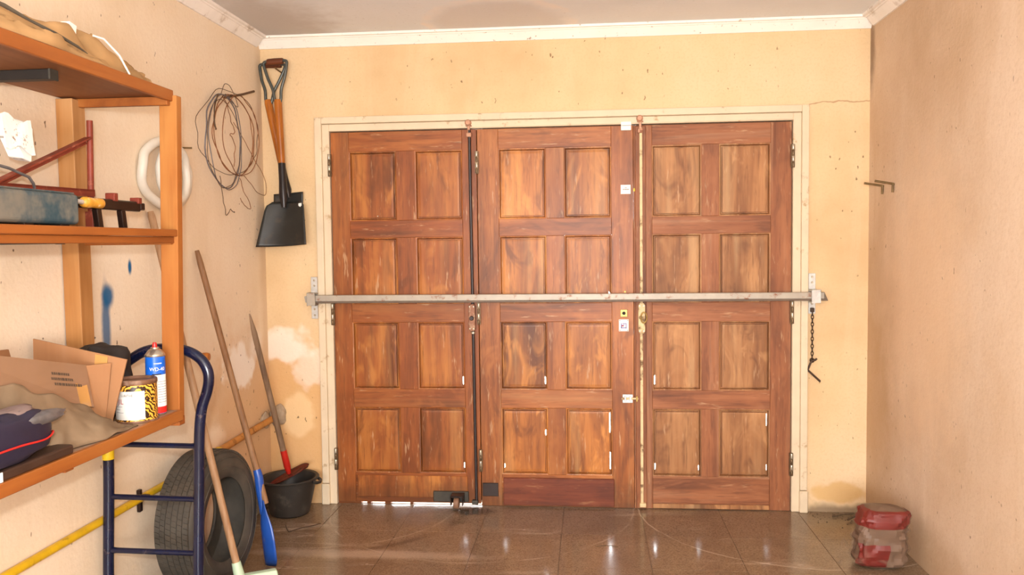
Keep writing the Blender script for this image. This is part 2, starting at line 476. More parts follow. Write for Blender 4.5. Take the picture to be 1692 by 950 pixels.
M['yellow_wood'] = simple('yellow_handle', S(222, 158, 54), 0.4, 0, 0.15, 40, dirt=S(240, 220, 180), dirt_amt=0.3, dscale=40)
M['carton'] = simple('white_carton', S(246, 242, 234), 0.7, 0, 0.03, 20, dirt=S(150, 120, 96), dirt_amt=0.18, dscale=40)
M['bracket_black'] = simple('shelf_bracket_black', S(34, 30, 28), 0.5, 0.2, 0.15, 20)
M['hook_iron'] = simple('hook_iron', S(110, 86, 50), 0.45, 0.4, 0.2, 40)
M['hook_grey'] = simple('hook_grey', S(120, 116, 116), 0.4, 0.5, 0.2, 40)
M['tin_rust'] = simple('tin_lid_rust', S(112, 76, 52), 0.5, 0.2, 0.2, 20, dirt=S(146, 116, 96), dirt_amt=0.5, dscale=30)
M['can_silver'] = simple('can_silver', S(190, 178, 160), 0.25, 0.8, 0.1, 30)
M['can_blue'] = simple('can_blue', S(22, 96, 200), 0.3, 0, 0.05)
M['can_red'] = simple('can_red', S(214, 36, 30), 0.35, 0, 0.05)
M['brick_red'] = simple('red_print', S(112, 14, 10), 0.5, 0, 0.15, 16)
M['broom_green'] = simple('broom_green_plastic', S(176, 196, 168), 0.5, 0, 0.06, 10)
M['bristle'] = simple('broom_bristle', S(140, 150, 130), 0.8, 0, 0.15, 60)
M['dirt'] = simple('dry_debris', S(92, 74, 54), 0.95, 0, 0.3, 60)


def tiger():
    t = NT('tin_tiger_print')
    w = t.n('TexWave', wave_type='BANDS', bands_direction='Z')
    w.inputs['Scale'].default_value = 34
    w.inputs['Distortion'].default_value = 9
    w.inputs['Detail'].default_value = 3
    w.inputs['Detail Scale'].default_value = 1.6
    t.link(t.mapping((0.9, 0.9, 1.0), rot=(0.9, 0.5, 0)), w.inputs['Vector'])
    col = t.ramp(w.outputs['Fac'], [(0.38, S(40, 22, 10)), (0.52, S(226, 150, 40)), (1.0, S(240, 180, 70))])
    return t.done(col, 0.35, 0, 0.5)


M['tiger'] = tiger()


def tyre_mat():
    t = NT('tyre_rubber')
    col = t.ramp(t.noise(9, 4), [(0.3, S(58, 53, 47)), (0.7, S(80, 73, 64))])
    dust = t.math('MULTIPLY', t.step(t.noise(3, 5, 0.65), 0.5, 0.75), 0.4)
    col = t.mix(dust, col, S(112, 98, 82))
    return t.done(col, 0.7, 0, 0.35)


M['tyre'] = tyre_mat()


def film_mat():
    t = NT('clear_film')
    f = t.step(t.noise(7, 4, 0.6, dist=1.5), 0.45, 0.62)
    a = t.math('ADD', t.math('MULTIPLY', f, 0.22), 0.07)
    t.b.inputs['Base Color'].default_value = S(160, 138, 118)
    t.bump(t.noise(18, 4, dist=1.5), 0.8, 0.01)
    return t.done(None, 0.18, 0, 0.5, Alpha=a)


M['film'] = film_mat()


# ------------------------------------------------------------------ helpers: geometry
ORG = {}


class MB:
    def __init__(self):
        self.v, self.f, self.mi = [], [], []

    def add(self, vs_, fs, mi=0):
        o = len(self.v)
        self.mi += [mi] * len(fs)
        self.v += [Vector(p) for p in vs_]
        self.f += [tuple(i + o for i in q) for q in fs]
        return self

    def box(self, x0, x1, y0, y1, z0, z1):
        return self.add([(x, y, z) for x in (x0, x1) for y in (y0, y1) for z in (z0, z1)],
                        [(0, 1, 3, 2), (4, 6, 7, 5), (0, 4, 5, 1), (2, 3, 7, 6), (0, 2, 6, 4), (1, 5, 7, 3)])

    def bar(self, p, q, w, h, side=(0, 0, 1)):
        p, q = Vector(p), Vector(q)
        d = (q - p).normalized()
        s = Vector(side)
        a = d.cross(s)
        if a.length < 1e-4:
            a = d.cross(Vector((1, 0, 0)))
        a.normalize()
        b = a.cross(d).normalized()
        vs_ = []
        for c in (p, q):
            for sa, sb in ((-1, -1), (1, -1), (1, 1), (-1, 1)):
                vs_.append(c + a * sa * w / 2 + b * sb * h / 2)
        return self.add(vs_, [(3, 2, 1, 0), (4, 5, 6, 7), (0, 1, 5, 4), (1, 2, 6, 5), (2, 3, 7, 6), (3, 0, 4, 7)])

    def tube(self, pts, r, n=8, closed=False, caps=True):
        pts = [Vector(p) for p in pts]
        k = len(pts)
        rs = r if isinstance(r, (list, tuple)) else [r] * k
        tang = []
        for i in range(k):
            if closed:
                t_ = pts[(i + 1) % k] - pts[i - 1]
            else:
                t_ = pts[min(i + 1, k - 1)] - pts[max(i - 1, 0)]
            tang.append(t_.normalized())
        ref = Vector((0, 0, 1)) if abs(tang[0].z) < 0.9 else Vector((1, 0, 0))
        a = tang[0].cross(ref).normalized()
        vs_ = []
        for i in range(k):
            a = (a - tang[i] * a.dot(tang[i])).normalized()
            b = tang[i].cross(a)
            for j in range(n):
                th = 2 * PI * j / n
                vs_.append(pts[i] + (a * math.cos(th) + b * math.sin(th)) * rs[i])
        fs = []
        for i in range(k if closed else k - 1):
            i2 = (i + 1) % k
            for j in range(n):
                j2 = (j + 1) % n
                fs.append((i * n + j, i * n + j2, i2 * n + j2, i2 * n + j))
        if caps and not closed:
            fs.append(tuple(range(n))[::-1])
            fs.append(tuple((k - 1) * n + j for j in range(n)))
        return self.add(vs_, fs)

    def lathe(self, prof, c, n=32, axis='Z', close=False):
        vs_ = []
        for j in range(n):
            th = 2 * PI * j / n
            for r, h in prof:
                u, w = r * math.cos(th), r * math.sin(th)
                p = {'Z': (u, w, h), 'X': (h, u, w), 'Y': (u, h, w)}[axis]
                vs_.append(Vector(p) + Vector(c))
        k = len(prof)
        fs = []
        for j in range(n):
            j2 = (j + 1) % n
            for i in range(k if close else k - 1):
                i2 = (i + 1) % k
                fs.append((j * k + i, j2 * k + i, j2 * k + i2, j * k + i2))
        if not close:
            if prof[0][0] > 1e-5:
                fs.append(tuple(j * k for j in range(n))[::-1])
            if prof[-1][0] > 1e-5:
                fs.append(tuple(j * k + k - 1 for j in range(n)))
        return self.add(vs_, fs)

    def prism(self, poly, vec):
        n = len(poly)
        a = [Vector(p) for p in poly]
        b = [p + Vector(vec) for p in a]
        fs = [tuple(range(n))[::-1], tuple(range(n, 2 * n))] + [(i, (i + 1) % n, n + (i + 1) % n, n + i) for i in range(n)]
        return self.add(a + b, fs)

    def grid(self, fn, nu, nv):
        vs_ = [fn(i / nu, j / nv) for i in range(nu + 1) for j in range(nv + 1)]
        fs = [(i * (nv + 1) + j, (i + 1) * (nv + 1) + j, (i + 1) * (nv + 1) + j + 1, i * (nv + 1) + j + 1) for i in range(nu) for j in range(nv)]
        return self.add(vs_, fs)

    def build(self, name, mat, parent=None, smooth=0, bevel=0.0, solid=0.0, subd=0, label=None, seg=1, cat=None, group=None, kind=None, soff=0.0):
        me = bpy.data.meshes.new(name)
        me.from_pydata([tuple(p) for p in self.v], [], self.f)
        if any(self.mi):
            me.polygons.foreach_set('material_index', self.mi)
        bm = bmesh.new()
        bm.from_mesh(me)
        bmesh.ops.remove_doubles(bm, verts=bm.verts, dist=1e-6)
        bmesh.ops.recalc_face_normals(bm, faces=bm.faces)
        bm.to_mesh(me)
        bm.free()
        if smooth:
            for p in me.polygons:
                p.use_smooth = True
            me.set_sharp_from_angle(angle=math.radians(smooth))
        for mm in (mat if isinstance(mat, tuple) else (mat,)):
            me.materials.append(M[mm])
        o = bpy.data.objects.new(name, me)
        COL.objects.link(o)
        if solid:
            s = o.modifiers.new('thickness', 'SOLIDIFY')
            s.thickness = solid
            s.offset = soff
        if bevel:
            b = o.modifiers.new('edge', 'BEVEL')
            b.width = bevel
            b.segments = seg
            b.limit_method = 'ANGLE'
            b.angle_limit = math.radians(40)
        if subd:
            s = o.modifiers.new('smooth', 'SUBSURF')
            s.levels = subd
            s.render_levels = subd
        return tag(o, parent, label, cat, group, kind)


def tag(o, parent=None, label=None, cat=None, group=None, kind=None):
    if parent is not None:
        o.parent = parent
        o.matrix_parent_inverse = Matrix.Translation(-ORG.get(parent.name, Vector((0, 0, 0))))
    for k, v in (('label', label), ('category', cat), ('group', group), ('kind', kind)):
        if v:
            o[k] = v
    return o


def thing(name, label, cat, loc=(0, 0, 0), group=None, kind=None):
    o = bpy.data.objects.new(name, None)
    o.empty_display_size = 0.1
    COL.objects.link(o)
    o.location = loc
    ORG[o.name] = Vector(loc)
    return tag(o, None, label, cat, group, kind)


def text_mb(body, size, place):
    """flat lettering: place(x, y) gives the point in space for text coordinates (centred)"""
    cu = bpy.data.curves.new('lettering', 'FONT')
    cu.body = body
    cu.size = size
    cu.align_x = 'CENTER'
    cu.align_y = 'CENTER'
    ob = bpy.data.objects.new('lettering', cu)
    COL.objects.link(ob)
    dg = bpy.context.evaluated_depsgraph_get()
    me = bpy.data.meshes.new_from_object(ob.evaluated_get(dg))
    mb = MB()
    mb.add([place(v.co.x, v.co.y) for v in me.vertices], [tuple(p.vertices) for p in me.polygons])
    bpy.data.objects.remove(ob)
    bpy.data.curves.remove(cu)
    bpy.data.meshes.remove(me)
    return mb


def nz(x, y, z=0.0):
    return noise.noise(Vector((x, y, z)))


# ------------------------------------------------------------------ the room
XL, XR, YB, YR, ZC = -1.87, 1.505, 0.0, -6.4, 2.69
STR = dict(kind='structure')
fl = thing('floor', 'brown speckled tile floor of the garage', 'floor', (0, -3, -0.02), kind='structure')
MB().box(XL - 0.1, XR + 0.1, YR - 0.1, 0.05, -0.06, -0.004).build('floor_bed', 'grout', fl)
TS = 0.43
x0 = -1.445
tile_me = None
ix0 = int(math.floor((XL - x0) / TS))
for iy in range(0, 15):
    for ix in range(ix0, ix0 + 9):
        ax, bx_ = x0 + ix * TS, x0 + (ix + 1) * TS
        ax, bx_ = max(ax, XL), min(bx_, XR)
        if bx_ - ax < 0.02:
            continue
        by, ay = -0.443 * iy, max(-0.443 * (iy + 1), YR)
        full = abs(bx_ - ax - TS) < 1e-4 and by - ay > 0.44
        cx, cy = (ax + bx_) / 2, (ay + by) / 2
        if full and tile_me:
            o = bpy.data.objects.new('tile', tile_me)
            COL.objects.link(o)
            tag(o, fl)
        else:
            w, d = (bx_ - ax) / 2 - 0.0012, (by - ay) / 2 - 0.0012
            o = MB().box(-w, w, -d, d, -0.005, 0.0).build('tile', 'tile', fl, bevel=0.001)
            if full:
                tile_me = o.data
        o.location = (cx, cy, random.uniform(-0.0004, 0.0004))
MB().box(-1.6, 1.25, 0.0, 0.12, -0.06, 0.0).build('door_sill', 'grout', fl)
MB().box(-8, 8, 0.12, 14, -0.08, -0.012).build('ground_outside', 'ground', label='pale sunlit paving outside the garage doors', cat='paving', **STR)

DX0, DX1, DZ = -1.475, 1.105, 2.150          # door opening
MB().box(XL - 0.2, DX0 - 0.02, 0, 0.16, -0.05, ZC + 0.1).box(DX1 + 0.02, XR + 0.2, 0, 0.16, -0.05, ZC + 0.1).box(DX0 - 0.02, DX1 + 0.02, 0, 0.16, DZ + 0.02, ZC + 0.1).build(
    'wall_back', 'plaster_back', label='ochre plaster wall around the garage doors', cat='wall', **STR)
MB().box(XL - 0.15, XL, YR - 0.1, 0.0, -0.05, ZC + 0.1).build('wall_left', 'plaster_left', label='peach plaster wall with blue paint spray and tools', cat='wall', **STR)
MB().box(XR, XR + 0.15, YR - 0.1, 0.0, -0.05, ZC + 0.1).build('wall_right', 'plaster_right', label='bare pinkish plaster wall on the right', cat='wall', **STR)
WX0, WX1, WZ0, WZ1 = -0.95, 0.95, 0.75, 1.80  # opening added in the unseen rear wall to fill the room with daylight
MB().box(XL - 0.15, WX0, YR - 0.15, YR, -0.05, ZC + 0.1).box(WX1, XR + 0.15, YR - 0.15, YR, -0.05, ZC + 0.1).box(WX0, WX1, YR - 0.15, YR, -0.05, WZ0).box(WX0, WX1, YR - 0.15, YR, WZ1, ZC + 0.1).build(
    'wall_rear', 'plaster_rear', label='plain plaster wall with an added window behind the viewer', cat='wall', **STR)
wn = thing('added_window_1', 'wide window opening added behind the viewer to let in fill light', 'window', (0, YR, WZ0), kind='structure')
for bx4 in ((WX0, WX0 + 0.05, WZ0, WZ1), (WX1 - 0.05, WX1, WZ0, WZ1), (WX0 + 0.05, WX1 - 0.05, WZ1 - 0.05, WZ1), (WX0 + 0.05, WX1 - 0.05, WZ0, WZ0 + 0.05), (-0.025, 0.025, WZ0 + 0.05, WZ1 - 0.05)):
    MB().box(bx4[0], bx4[1], YR - 0.10, YR - 0.05, bx4[2], bx4[3]).build('added_window_frame', 'frame', wn, bevel=0.003)
MB().box(XL - 0.2, XR + 0.2, YR - 0.1, 0.16, ZC, ZC + 0.1).build('ceiling', 'ceiling', label='grey white ceiling with a pale water stain', cat='ceiling', **STR)


# cornice: back, left, right
def cornice(name, p, q, out, mat, label):
    p, q, out = Vector(p), Vector(q), Vector(out)
    prof = [(0.0, -0.062), (0.010, -0.062), (0.012, -0.058), (0.040, -0.020), (0.046, -0.020), (0.050, -0.014), (0.062, -0.012), (0.064, 0.0), (0.0, 0.0)]
    mb = MB()
    mb.prism([p + out * a + Vector((0, 0, b)) for a, b in prof], q - p)
    return mb.build(name, mat, label=label, cat='cornice', **STR)


cornice('trim_1', (XL, 0, ZC), (XR, 0, ZC), (0, -1, 0), 'trim', 'clean white cornice above the garage doors')
cornice('trim_2', (XL, YR, ZC), (XL, -0.064, ZC), (1, 0, 0), 'cornice_side', 'grimy white cornice along the shelf wall')
cornice('trim_3', (XR, YR, ZC), (XR, -0.064, ZC), (-1, 0, 0), 'cornice_side', 'grimy white cornice along the bare wall')

# door frame
fr = thing('trim_4', 'cream painted wooden frame around the three door leaves', 'door frame', (0, 0, 0), kind='structure')
for xa, xb, xi in ((-1.556, -1.516, -1.474), (1.184, 1.146, 1.102)):
    lo, hi = min(xa, xb), max(xa, xb)
    MB().box(lo, hi, -0.026, 0.0, 0.125, 2.232).build('architrave', 'frame', fr, bevel=0.004, seg=2)
    lo, hi = min(xb, xi), max(xb, xi)
    MB().box(lo, hi, -0.014, 0.09, 0.0, 2.192).build('jamb', 'frame', fr, bevel=0.003)
    lo, hi = min(xa, xb) - 0.004, max(xa, xb) + 0.004
    MB().box(lo, hi, -0.034, 0.0, 0.0, 0.122).build('plinth_block', 'frame', fr, bevel=0.005)
MB().box(-1.516, 1.146, -0.026, 0.0, 2.194, 2.232).build('architrave', 'frame', fr, bevel=0.004, seg=2)
MB().box(-1.474, 1.102, -0.014, 0.09, 2.152, 2.192).build('head', 'frame', fr, bevel=0.003)
MB().tube([(-0.64, -0.012, 2.154), (1.10, -0.012, 2.156)], 0.004, 6).build('draught_strip', 'frame', fr)


# ------------------------------------------------------------------ door leaves
def panel_mb(a, b, z0, z1, slits):
    front = [(0.0, 0.003), (0.006, 0.004), (0.0075, 0.008), (0.0118, 0.021), (0.0166, 0.021), (0.0182, 0.0085), (0.030, 0.0075)]
    back = [(i_, 0.030) for i_, y_ in front]
    mb = MB()
    L = lambda p, q, t_: Vector(p).lerp(Vector(q), t_)
    for rings in (front, back):
        def corner(i, sx, sz):
            ins, y = rings[i]
            return (a + ins if sx < 0 else b - ins, y, z0 + ins if sz < 0 else z1 - ins)
        for i in range(len(rings) - 1):
            mi = 1 if i in (1, 4) else 0
            for side in 'LRTB':
                if side in 'TB':
                    sz = 1 if side == 'T' else -1
                    mb.add([corner(i, -1, sz), corner(i, 1, sz), corner(i + 1, 1, sz), corner(i + 1, -1, sz)], [(0, 1, 2, 3)], mi)
                    continue
                sx = -1 if side == 'L' else 1
                o0, o1 = corner(i, sx, -1), corner(i, sx, 1)
                i0, i1 = corner(i + 1, sx, -1), corner(i + 1, sx, 1)
                rng = [((s0 - z0) / (z1 - z0), (s1 - z0) / (z1 - z0)) for sd, s0, s1 in slits if sd == side]
                cuts = sorted(set([0.0, 1.0] + [max(0.0, min(1.0, c)) for r_ in rng for c in r_]))
                for c0, c1 in zip(cuts[:-1], cuts[1:]):
                    mid_ = (c0 + c1) / 2
                    if i == 3 and any(t0 < mid_ < t1 for t0, t1 in rng):
                        continue
                    mb.add([L(o0, o1, c0), L(o0, o1, c1), L(i0, i1, c1), L(i0, i1, c0)], [(0, 1, 2, 3)], mi)
        k = len(rings) - 1
        mb.add([corner(k, -1, -1), corner(k, 1, -1), corner(k, 1, 1), corner(k, -1, 1)], [(0, 1, 2, 3)])
    return mb


ROWS = [(1.642, 2.035), (1.165, 1.545), (0.673, 1.060), (0.185, 0.568)]


def leaf(name, label, xa, xb, cols, z0, sfx, slits):
    d = thing(name, label, 'door leaf', (xa, 0, 0), kind='structure')
    mv, mh, mp = 'door_' + sfx, 'door_' + sfx + '_h', 'panel_' + sfx
    y0, y1, z1 = 0.0, 0.042, 2.146
    B = dict(bevel=0.0015)
    MB().box(xa, cols[0][0], y0, y1, z0, z1).build('stile', mv, d, **B)
    MB().box(cols[1][1], xb, y0, y1, z0, z1).build('stile', mv, d, **B)
    zs = [(ROWS[0][1], z1)] + [(ROWS[i + 1][1], ROWS[i][0]) for i in range(3)] + [(z0, ROWS[3][0])]
    for za, zb in zs:
        MB().box(cols[0][0] + 0.0003, cols[1][1] - 0.0003, y0 + 0.0006, y1, za, zb).build('rail', mh, d, **B)
    for za, zb in ROWS:
        MB().box(cols[0][1], cols[1][0], y0 + 0.0012, y1, za + 0.0003, zb - 0.0003).build('muntin', mv, d, **B)
    for r, (za, zb) in enumerate(ROWS):
        for c, (pa, pb) in enumerate(cols):
            panel_mb(pa, pb, za, zb, slits.get((r, c), ())).build('panel', (mp, 'worn_edge'), d)
    return d


d1 = leaf('door_1', 'reddish brown panelled door leaf nearest the spades, with a floor caster', -1.470, -0.630, ((-1.365, -1.093), (-0.985, -0.713)), 0.013, 'a',
          {(2, 1): (('R', 0.685, 0.735),), (3, 1): (('R', 0.20, 0.235),)})
d2 = leaf('door_2', 'middle panelled door leaf with brass lock and white signs', -0.626, 0.2422, ((-0.508, -0.242), (-0.140, 0.122)), 0.0015, 'b',
          {(1, 1): (('R', 1.17, 1.215),), (2, 0): (('R', 0.69, 0.735),), (3, 0): (('R', 0.41, 0.445), ('L', 0.205, 0.23)), (3, 1): (('R', 0.43, 0.555), ('R', 0.205, 0.31))})
d3 = leaf('door_3', 'faded right panelled door leaf with the cream bolt rod', 0.244, 1.098, ((0.345, 0.615), (0.710, 0.987)), 0.0015, 'c',
          {(2, 0): (('L', 0.69, 0.745),), (3, 0): (('L', 0.205, 0.245), ('R', 0.205, 0.235)), (3, 1): (('R', 0.48, 0.555), ('R', 0.21, 0.245))})
# unseen strips added outside to block daylight at the joints
MB().box(-0.66, -0.60, 0.043, 0.055, 0.02, 2.15).build('daylight_blocker', 'door_a', d1)
MB().box(0.215, 0.262, 0.043, 0.055, 0.30, 0.98).box(0.215, 0.262, 0.043, 0.055, 1.03, 1.62).box(0.215, 0.262, 0.043, 0.055, 1.84, 2.15).box(0.215, 0.262, 0.043, 0.055, 0.016, 0.26).build('daylight_blocker', 'door_b', d2)
for dd, xa_, xb_ in ((d1, -1.474, -0.66), (d2, -0.60, 0.215), (d3, 0.262, 1.102)):
    MB().box(xa_, xb_, 0.043, 0.055, 2.10, 2.16).build('daylight_blocker', 'door_b_h', dd)
MB().box(-1.49, -1.45, 0.043, 0.055, 0.02, 2.15).build('daylight_blocker', 'door_a', d1)
MB().box(1.08, 1.12, 0.043, 0.055, 0.0, 2.15).build('daylight_blocker', 'door_c', d3)
for xa_, xb_ in ((-1.470, -1.335), (-1.300, -1.278), (-1.195, -1.160), (-1.045, -1.03)):  # bits added under the leaf to break up the daylight line
    MB().box(xa_, xb_, 0.004, 0.038, 0.0005, 0.0135).build('gap_blocker', 'door_a_h', d1)
# bottom boards
MB().box(-1.352, -0.708, -0.004, 0.0008, 0.045, 0.170).build('bottom_board', 'panel_a', d1, bevel=0.003)
MB().box(-0.500, 0.130, -0.012, 0.0008, 0.010, 0.168).build('kick_board', 'kick', d2, bevel=0.003)
MB().box(0.345, 0.985, -0.003, 0.0008, 0.035, 0.175).build('bottom_board', 'door_c_h', d3, bevel=0.003)
MB().box(0.345, 0.985, -0.006, 0.0008, 0.004, 0.030).build('weather_strip', 'panel_c', d3, bevel=0.003)
# astragal on the third leaf (covers the gap, pale worn wood)
MB().box(0.252, 0.312, -0.010, 0.0008, 0.004, 2.140).build('cover_strip', 'door_c', d3, bevel=0.003)
MB().box(-0.620, -0.530, -0.006, 0.0008, 0.058, 0.135).build('patch_plate', 'black_iron', d2, bevel=0.002)


def hinge(parent, x, za, zb):
    h = MB().box(x - 0.010, x + 0.010, -0.0275, -0.014, za, zb).build('hinge', 'hinge', parent, bevel=0.001)
    n = 4
    for i in range(n):
        a = za + (zb - za) * i / n
        b = za + (zb - za) * (i + 1) / n
        MB().lathe([(0.0055, a + 0.002), (0.0065, a + 0.004), (0.0065, b - 0.004), (0.0055, b - 0.002)], (x, -0.030, 0), 10).build(
            'knuckle', 'hinge_bright' if i % 2 else 'hinge', h, smooth=40)


for za, zb in ((1.896, 2.022), (1.047, 1.172), (0.205, 0.332)):
    hinge(d1, -1.471, za, zb)
    hinge(d2, -0.626, za, zb)
    hinge(d3, 1.098, za, zb)


# tower bolts: black one on leaf 1, cream one on leaf 3
def tower_bolt(parent, x, rodm, headm, casem, zc0, zc1, flat):
    if flat:
        r = MB().box(x - 0.008, x + 0.008, -0.026, -0.0095, 0.03, 2.13).build('bolt_rod', rodm, parent, bevel=0.003, seg=2)
    else:
        r = MB().tube([(x + 0.012, -0.022, 0.015), (x, -0.022, 2.14)], 0.0085, 12).build('bolt_rod', rodm, parent, smooth=40)
    MB().lathe([(0.0, -0.036), (0.012, -0.036), (0.018, -0.030), (0.018, -0.015), (0.012, -0.0135)], (x - 0.006, 0, 2.180), 20, 'Y').build('top_keeper', headm, parent, smooth=40)
    MB().box(x - 0.020, x + 0.014, -0.030, -0.010, 2.160, 2.166).box(x - 0.010, x + 0.004, -0.028, -0.014, 2.12, 2.165).build('keeper_shank', headm, parent, bevel=0.002)
    MB().box(x - 0.017, x + 0.012, -0.031, -0.0005, 2.10, 2.125).build('top_guide', headm, parent, bevel=0.004, seg=2)
    c = [(x - 0.018, zc0 + 0.012), (x - 0.010, zc0), (x + 0.012, zc0), (x + 0.020, zc0 + 0.012), (x + 0.020, zc1 - 0.012), (x + 0.012, zc1), (x - 0.010, zc1), (x - 0.018, zc1 - 0.012)]
    case = MB().prism([(px, -0.034, pz) for px, pz in c], (0, 0.024, 0)).build('bolt_case', casem, parent, bevel=0.003, seg=2)
    for sx in (-0.010, 0.012):
        for sz in (zc0 + 0.015, zc1 - 0.015):
            MB().lathe([(0.0, -0.037), (0.003, -0.037), (0.005, -0.0345), (0.005, -0.0335)], (x + sx, 0, sz), 10, 'Y').build('screw', 'hinge_bright', case, smooth=40)
    MB().box(x - 0.014, x + 0.022, -0.036, -0.006, 0.016, 0.040).build('bottom_guide', 'caster_metal' if not flat else rodm, parent, bevel=0.005, seg=2)
    return case


c1 = tower_bolt(d1, -0.666, 'rod_black', 'rust_pink', 'plate_rust', 1.010, 1.165, False)
MB().lathe([(0.0, -0.052), (0.010, -0.052), (0.013, -0.046), (0.009, -0.038), (0.009, -0.034)], (-0.665, 0, 1.085), 16, 'Y').build('turn_knob', 'black_iron', c1, smooth=40)
MB().lathe([(0.0095, 0.995), (0.0125, 0.997), (0.0125, 1.006), (0.0095, 1.008)], (-0.6605, -0.022, 0), 14).build('ferrule', 'hinge_bright', d1, smooth=40)
c3 = tower_bolt(d3, 0.284, 'rod_cream', 'rust_pink', 'rod_cream', 0.995, 1.165, True)
MB().tube([(0.296 + 0.016 * math.sin(t_), -0.044 - 0.006 * math.cos(t_), 1.085 + 0.03 * math.cos(t_)) for t_ in [2 * PI * i / 20 for i in range(20)]], 0.004, 8, closed=True).build('pull_ring', 'brass', c3, smooth=60)
MB().lathe([(0.0, -0.042), (0.009, -0.042), (0.011, -0.034)], (0.280, 0, 1.085), 14, 'Y').build('pivot', 'hook_iron', c3, smooth=40)

# lock, signs, bolt on leaf 2
lk = MB().box(0.168, 0.208, -0.006, 0.0005, 1.086, 1.128).build('lock_plate', 'brass', d2, bevel=0.002)
MB().lathe([(0.0, -0.0085), (0.009, -0.0085), (0.010, -0.0055)], (0.188, 0, 1.107), 16, 'Y').build('keyhole_boss', 'dark', lk, smooth=30)
sg = MB().box(0.160, 0.214, -0.004, 0.0005, 1.006, 1.072).build('notice', 'white_card', d2, label='small white sign with a faint square emblem under the lock')
mk = MB()
mk.box(0.171, 0.177, -0.0048, -0.0045, 1.024, 1.050).box(0.171, 0.202, -0.0048, -0.0045, 1.022, 1.028).box(0.198, 0.203, -0.0048, -0.0045, 1.022, 1.046).box(0.180, 0.203, -0.0048, -0.0045, 1.046, 1.051)
mk.bar((0.174, -0.00465, 1.036), (0.190, -0.00465, 1.044), 0.0003, 0.004, (0, 0, 1))
mk.build('emblem', 'ink_blue', sg)
MB().box(0.174, 0.188, -0.0050, -0.0048, 1.033, 1.038).build('emblem_accent', 'ink_red', sg)
for sx in (0.165, 0.209):
    for sz in (1.011, 1.067):
        MB().lathe([(0.0, -0.0056), (0.002, -0.0056), (0.0028, -0.004)], (sx, 0, sz), 8, 'Y').build('screw', 'hinge', sg)
s2 = MB().box(0.174, 0.228, -0.004, 0.0005, 1.770, 1.820).build('notice', 'white_card', d2, label='white card with one line of faded print')
mk = MB()
xx = 0.186
for w in (0.005, 0.003, 0.006, 0.004, 0.005, 0.003):
    mk.box(xx, xx + w, -0.0046, -0.0042, 1.7925, 1.7975)
    xx += w + 0.0015
mk.build('print', 'ink', s2)
MB().box(0.196, 0.208, -0.0046, -0.0042, 1.803, 1.806).build('print', 'ink', s2)
MB().box(0.176, 0.232, -0.020, 0.0005, 2.118, 2.148).box(0.176, 0.232, -0.020, -0.0145, 2.14, 2.166).build('latch_block', 'white_card', d2, bevel=0.003)
MB().box(0.2435, 0.2515, -0.012, 0.002, 1.783, 1.800).build('striker', 'sticker', d3, bevel=0.001)
sb = MB().box(0.178, 0.236, -0.006, 0.0005, 0.602, 0.650).build('slide_bolt', 'plate_steel', d2, bevel=0.002)
MB().tube([(0.172, -0.014, 0.628), (0.266, -0.014, 0.628)], 0.006, 10).build('bolt_bar', 'rod_cream', sb, smooth=40)
MB().box(0.188, 0.198, -0.022, -0.005, 0.610, 0.644).box(0.216, 0.226, -0.022, -0.005, 0.610, 0.644).build('bolt_staple', 'plate_steel', sb, bevel=0.002)
MB().box(0.2525, 0.262, -0.024, -0.009, 0.612, 0.644).build('bolt_keeper', 'brass', d3, bevel=0.002)
MB().lathe([(0.0, -0.008), (0.005, -0.008), (0.007, 0.001)], (0.195, 0, 1.227), 10, 'Y').build('spy_hole', 'brass', d2, smooth=30)
MB().lathe([(0.0, -0.006), (0.003, -0.006), (0.004, 0.015)], (-1.202, 0, 1.668), 8, 'Y').build('nail', 'hinge_bright', d1, smooth=30)

# caster on the bottom of leaf 1
MB().box(-0.905, -0.700, -0.022, -0.0045, 0.026, 0.086).build('caster_plate', 'caster_metal', d1, bevel=0.003)
ck = MB().box(-0.795, -0.722, -0.095, -0.021, 0.072, 0.082).box(-0.795, -0.789, -0.095, -0.021, 0.026, 0.074).box(-0.728, -0.722, -0.095, -0.021, 0.026, 0.074).build('caster_fork', 'black_iron', d1, bevel=0.002)
MB().lathe([(0.0, -0.016), (0.026, -0.016), (0.033, -0.012), (0.0345, 0.0), (0.033, 0.012), (0.026, 0.016), (0.0, 0.016)], (-0.762, -0.068, 0.0347), 28, 'X').build('caster_wheel', 'caster_wheel', d1, smooth=35)

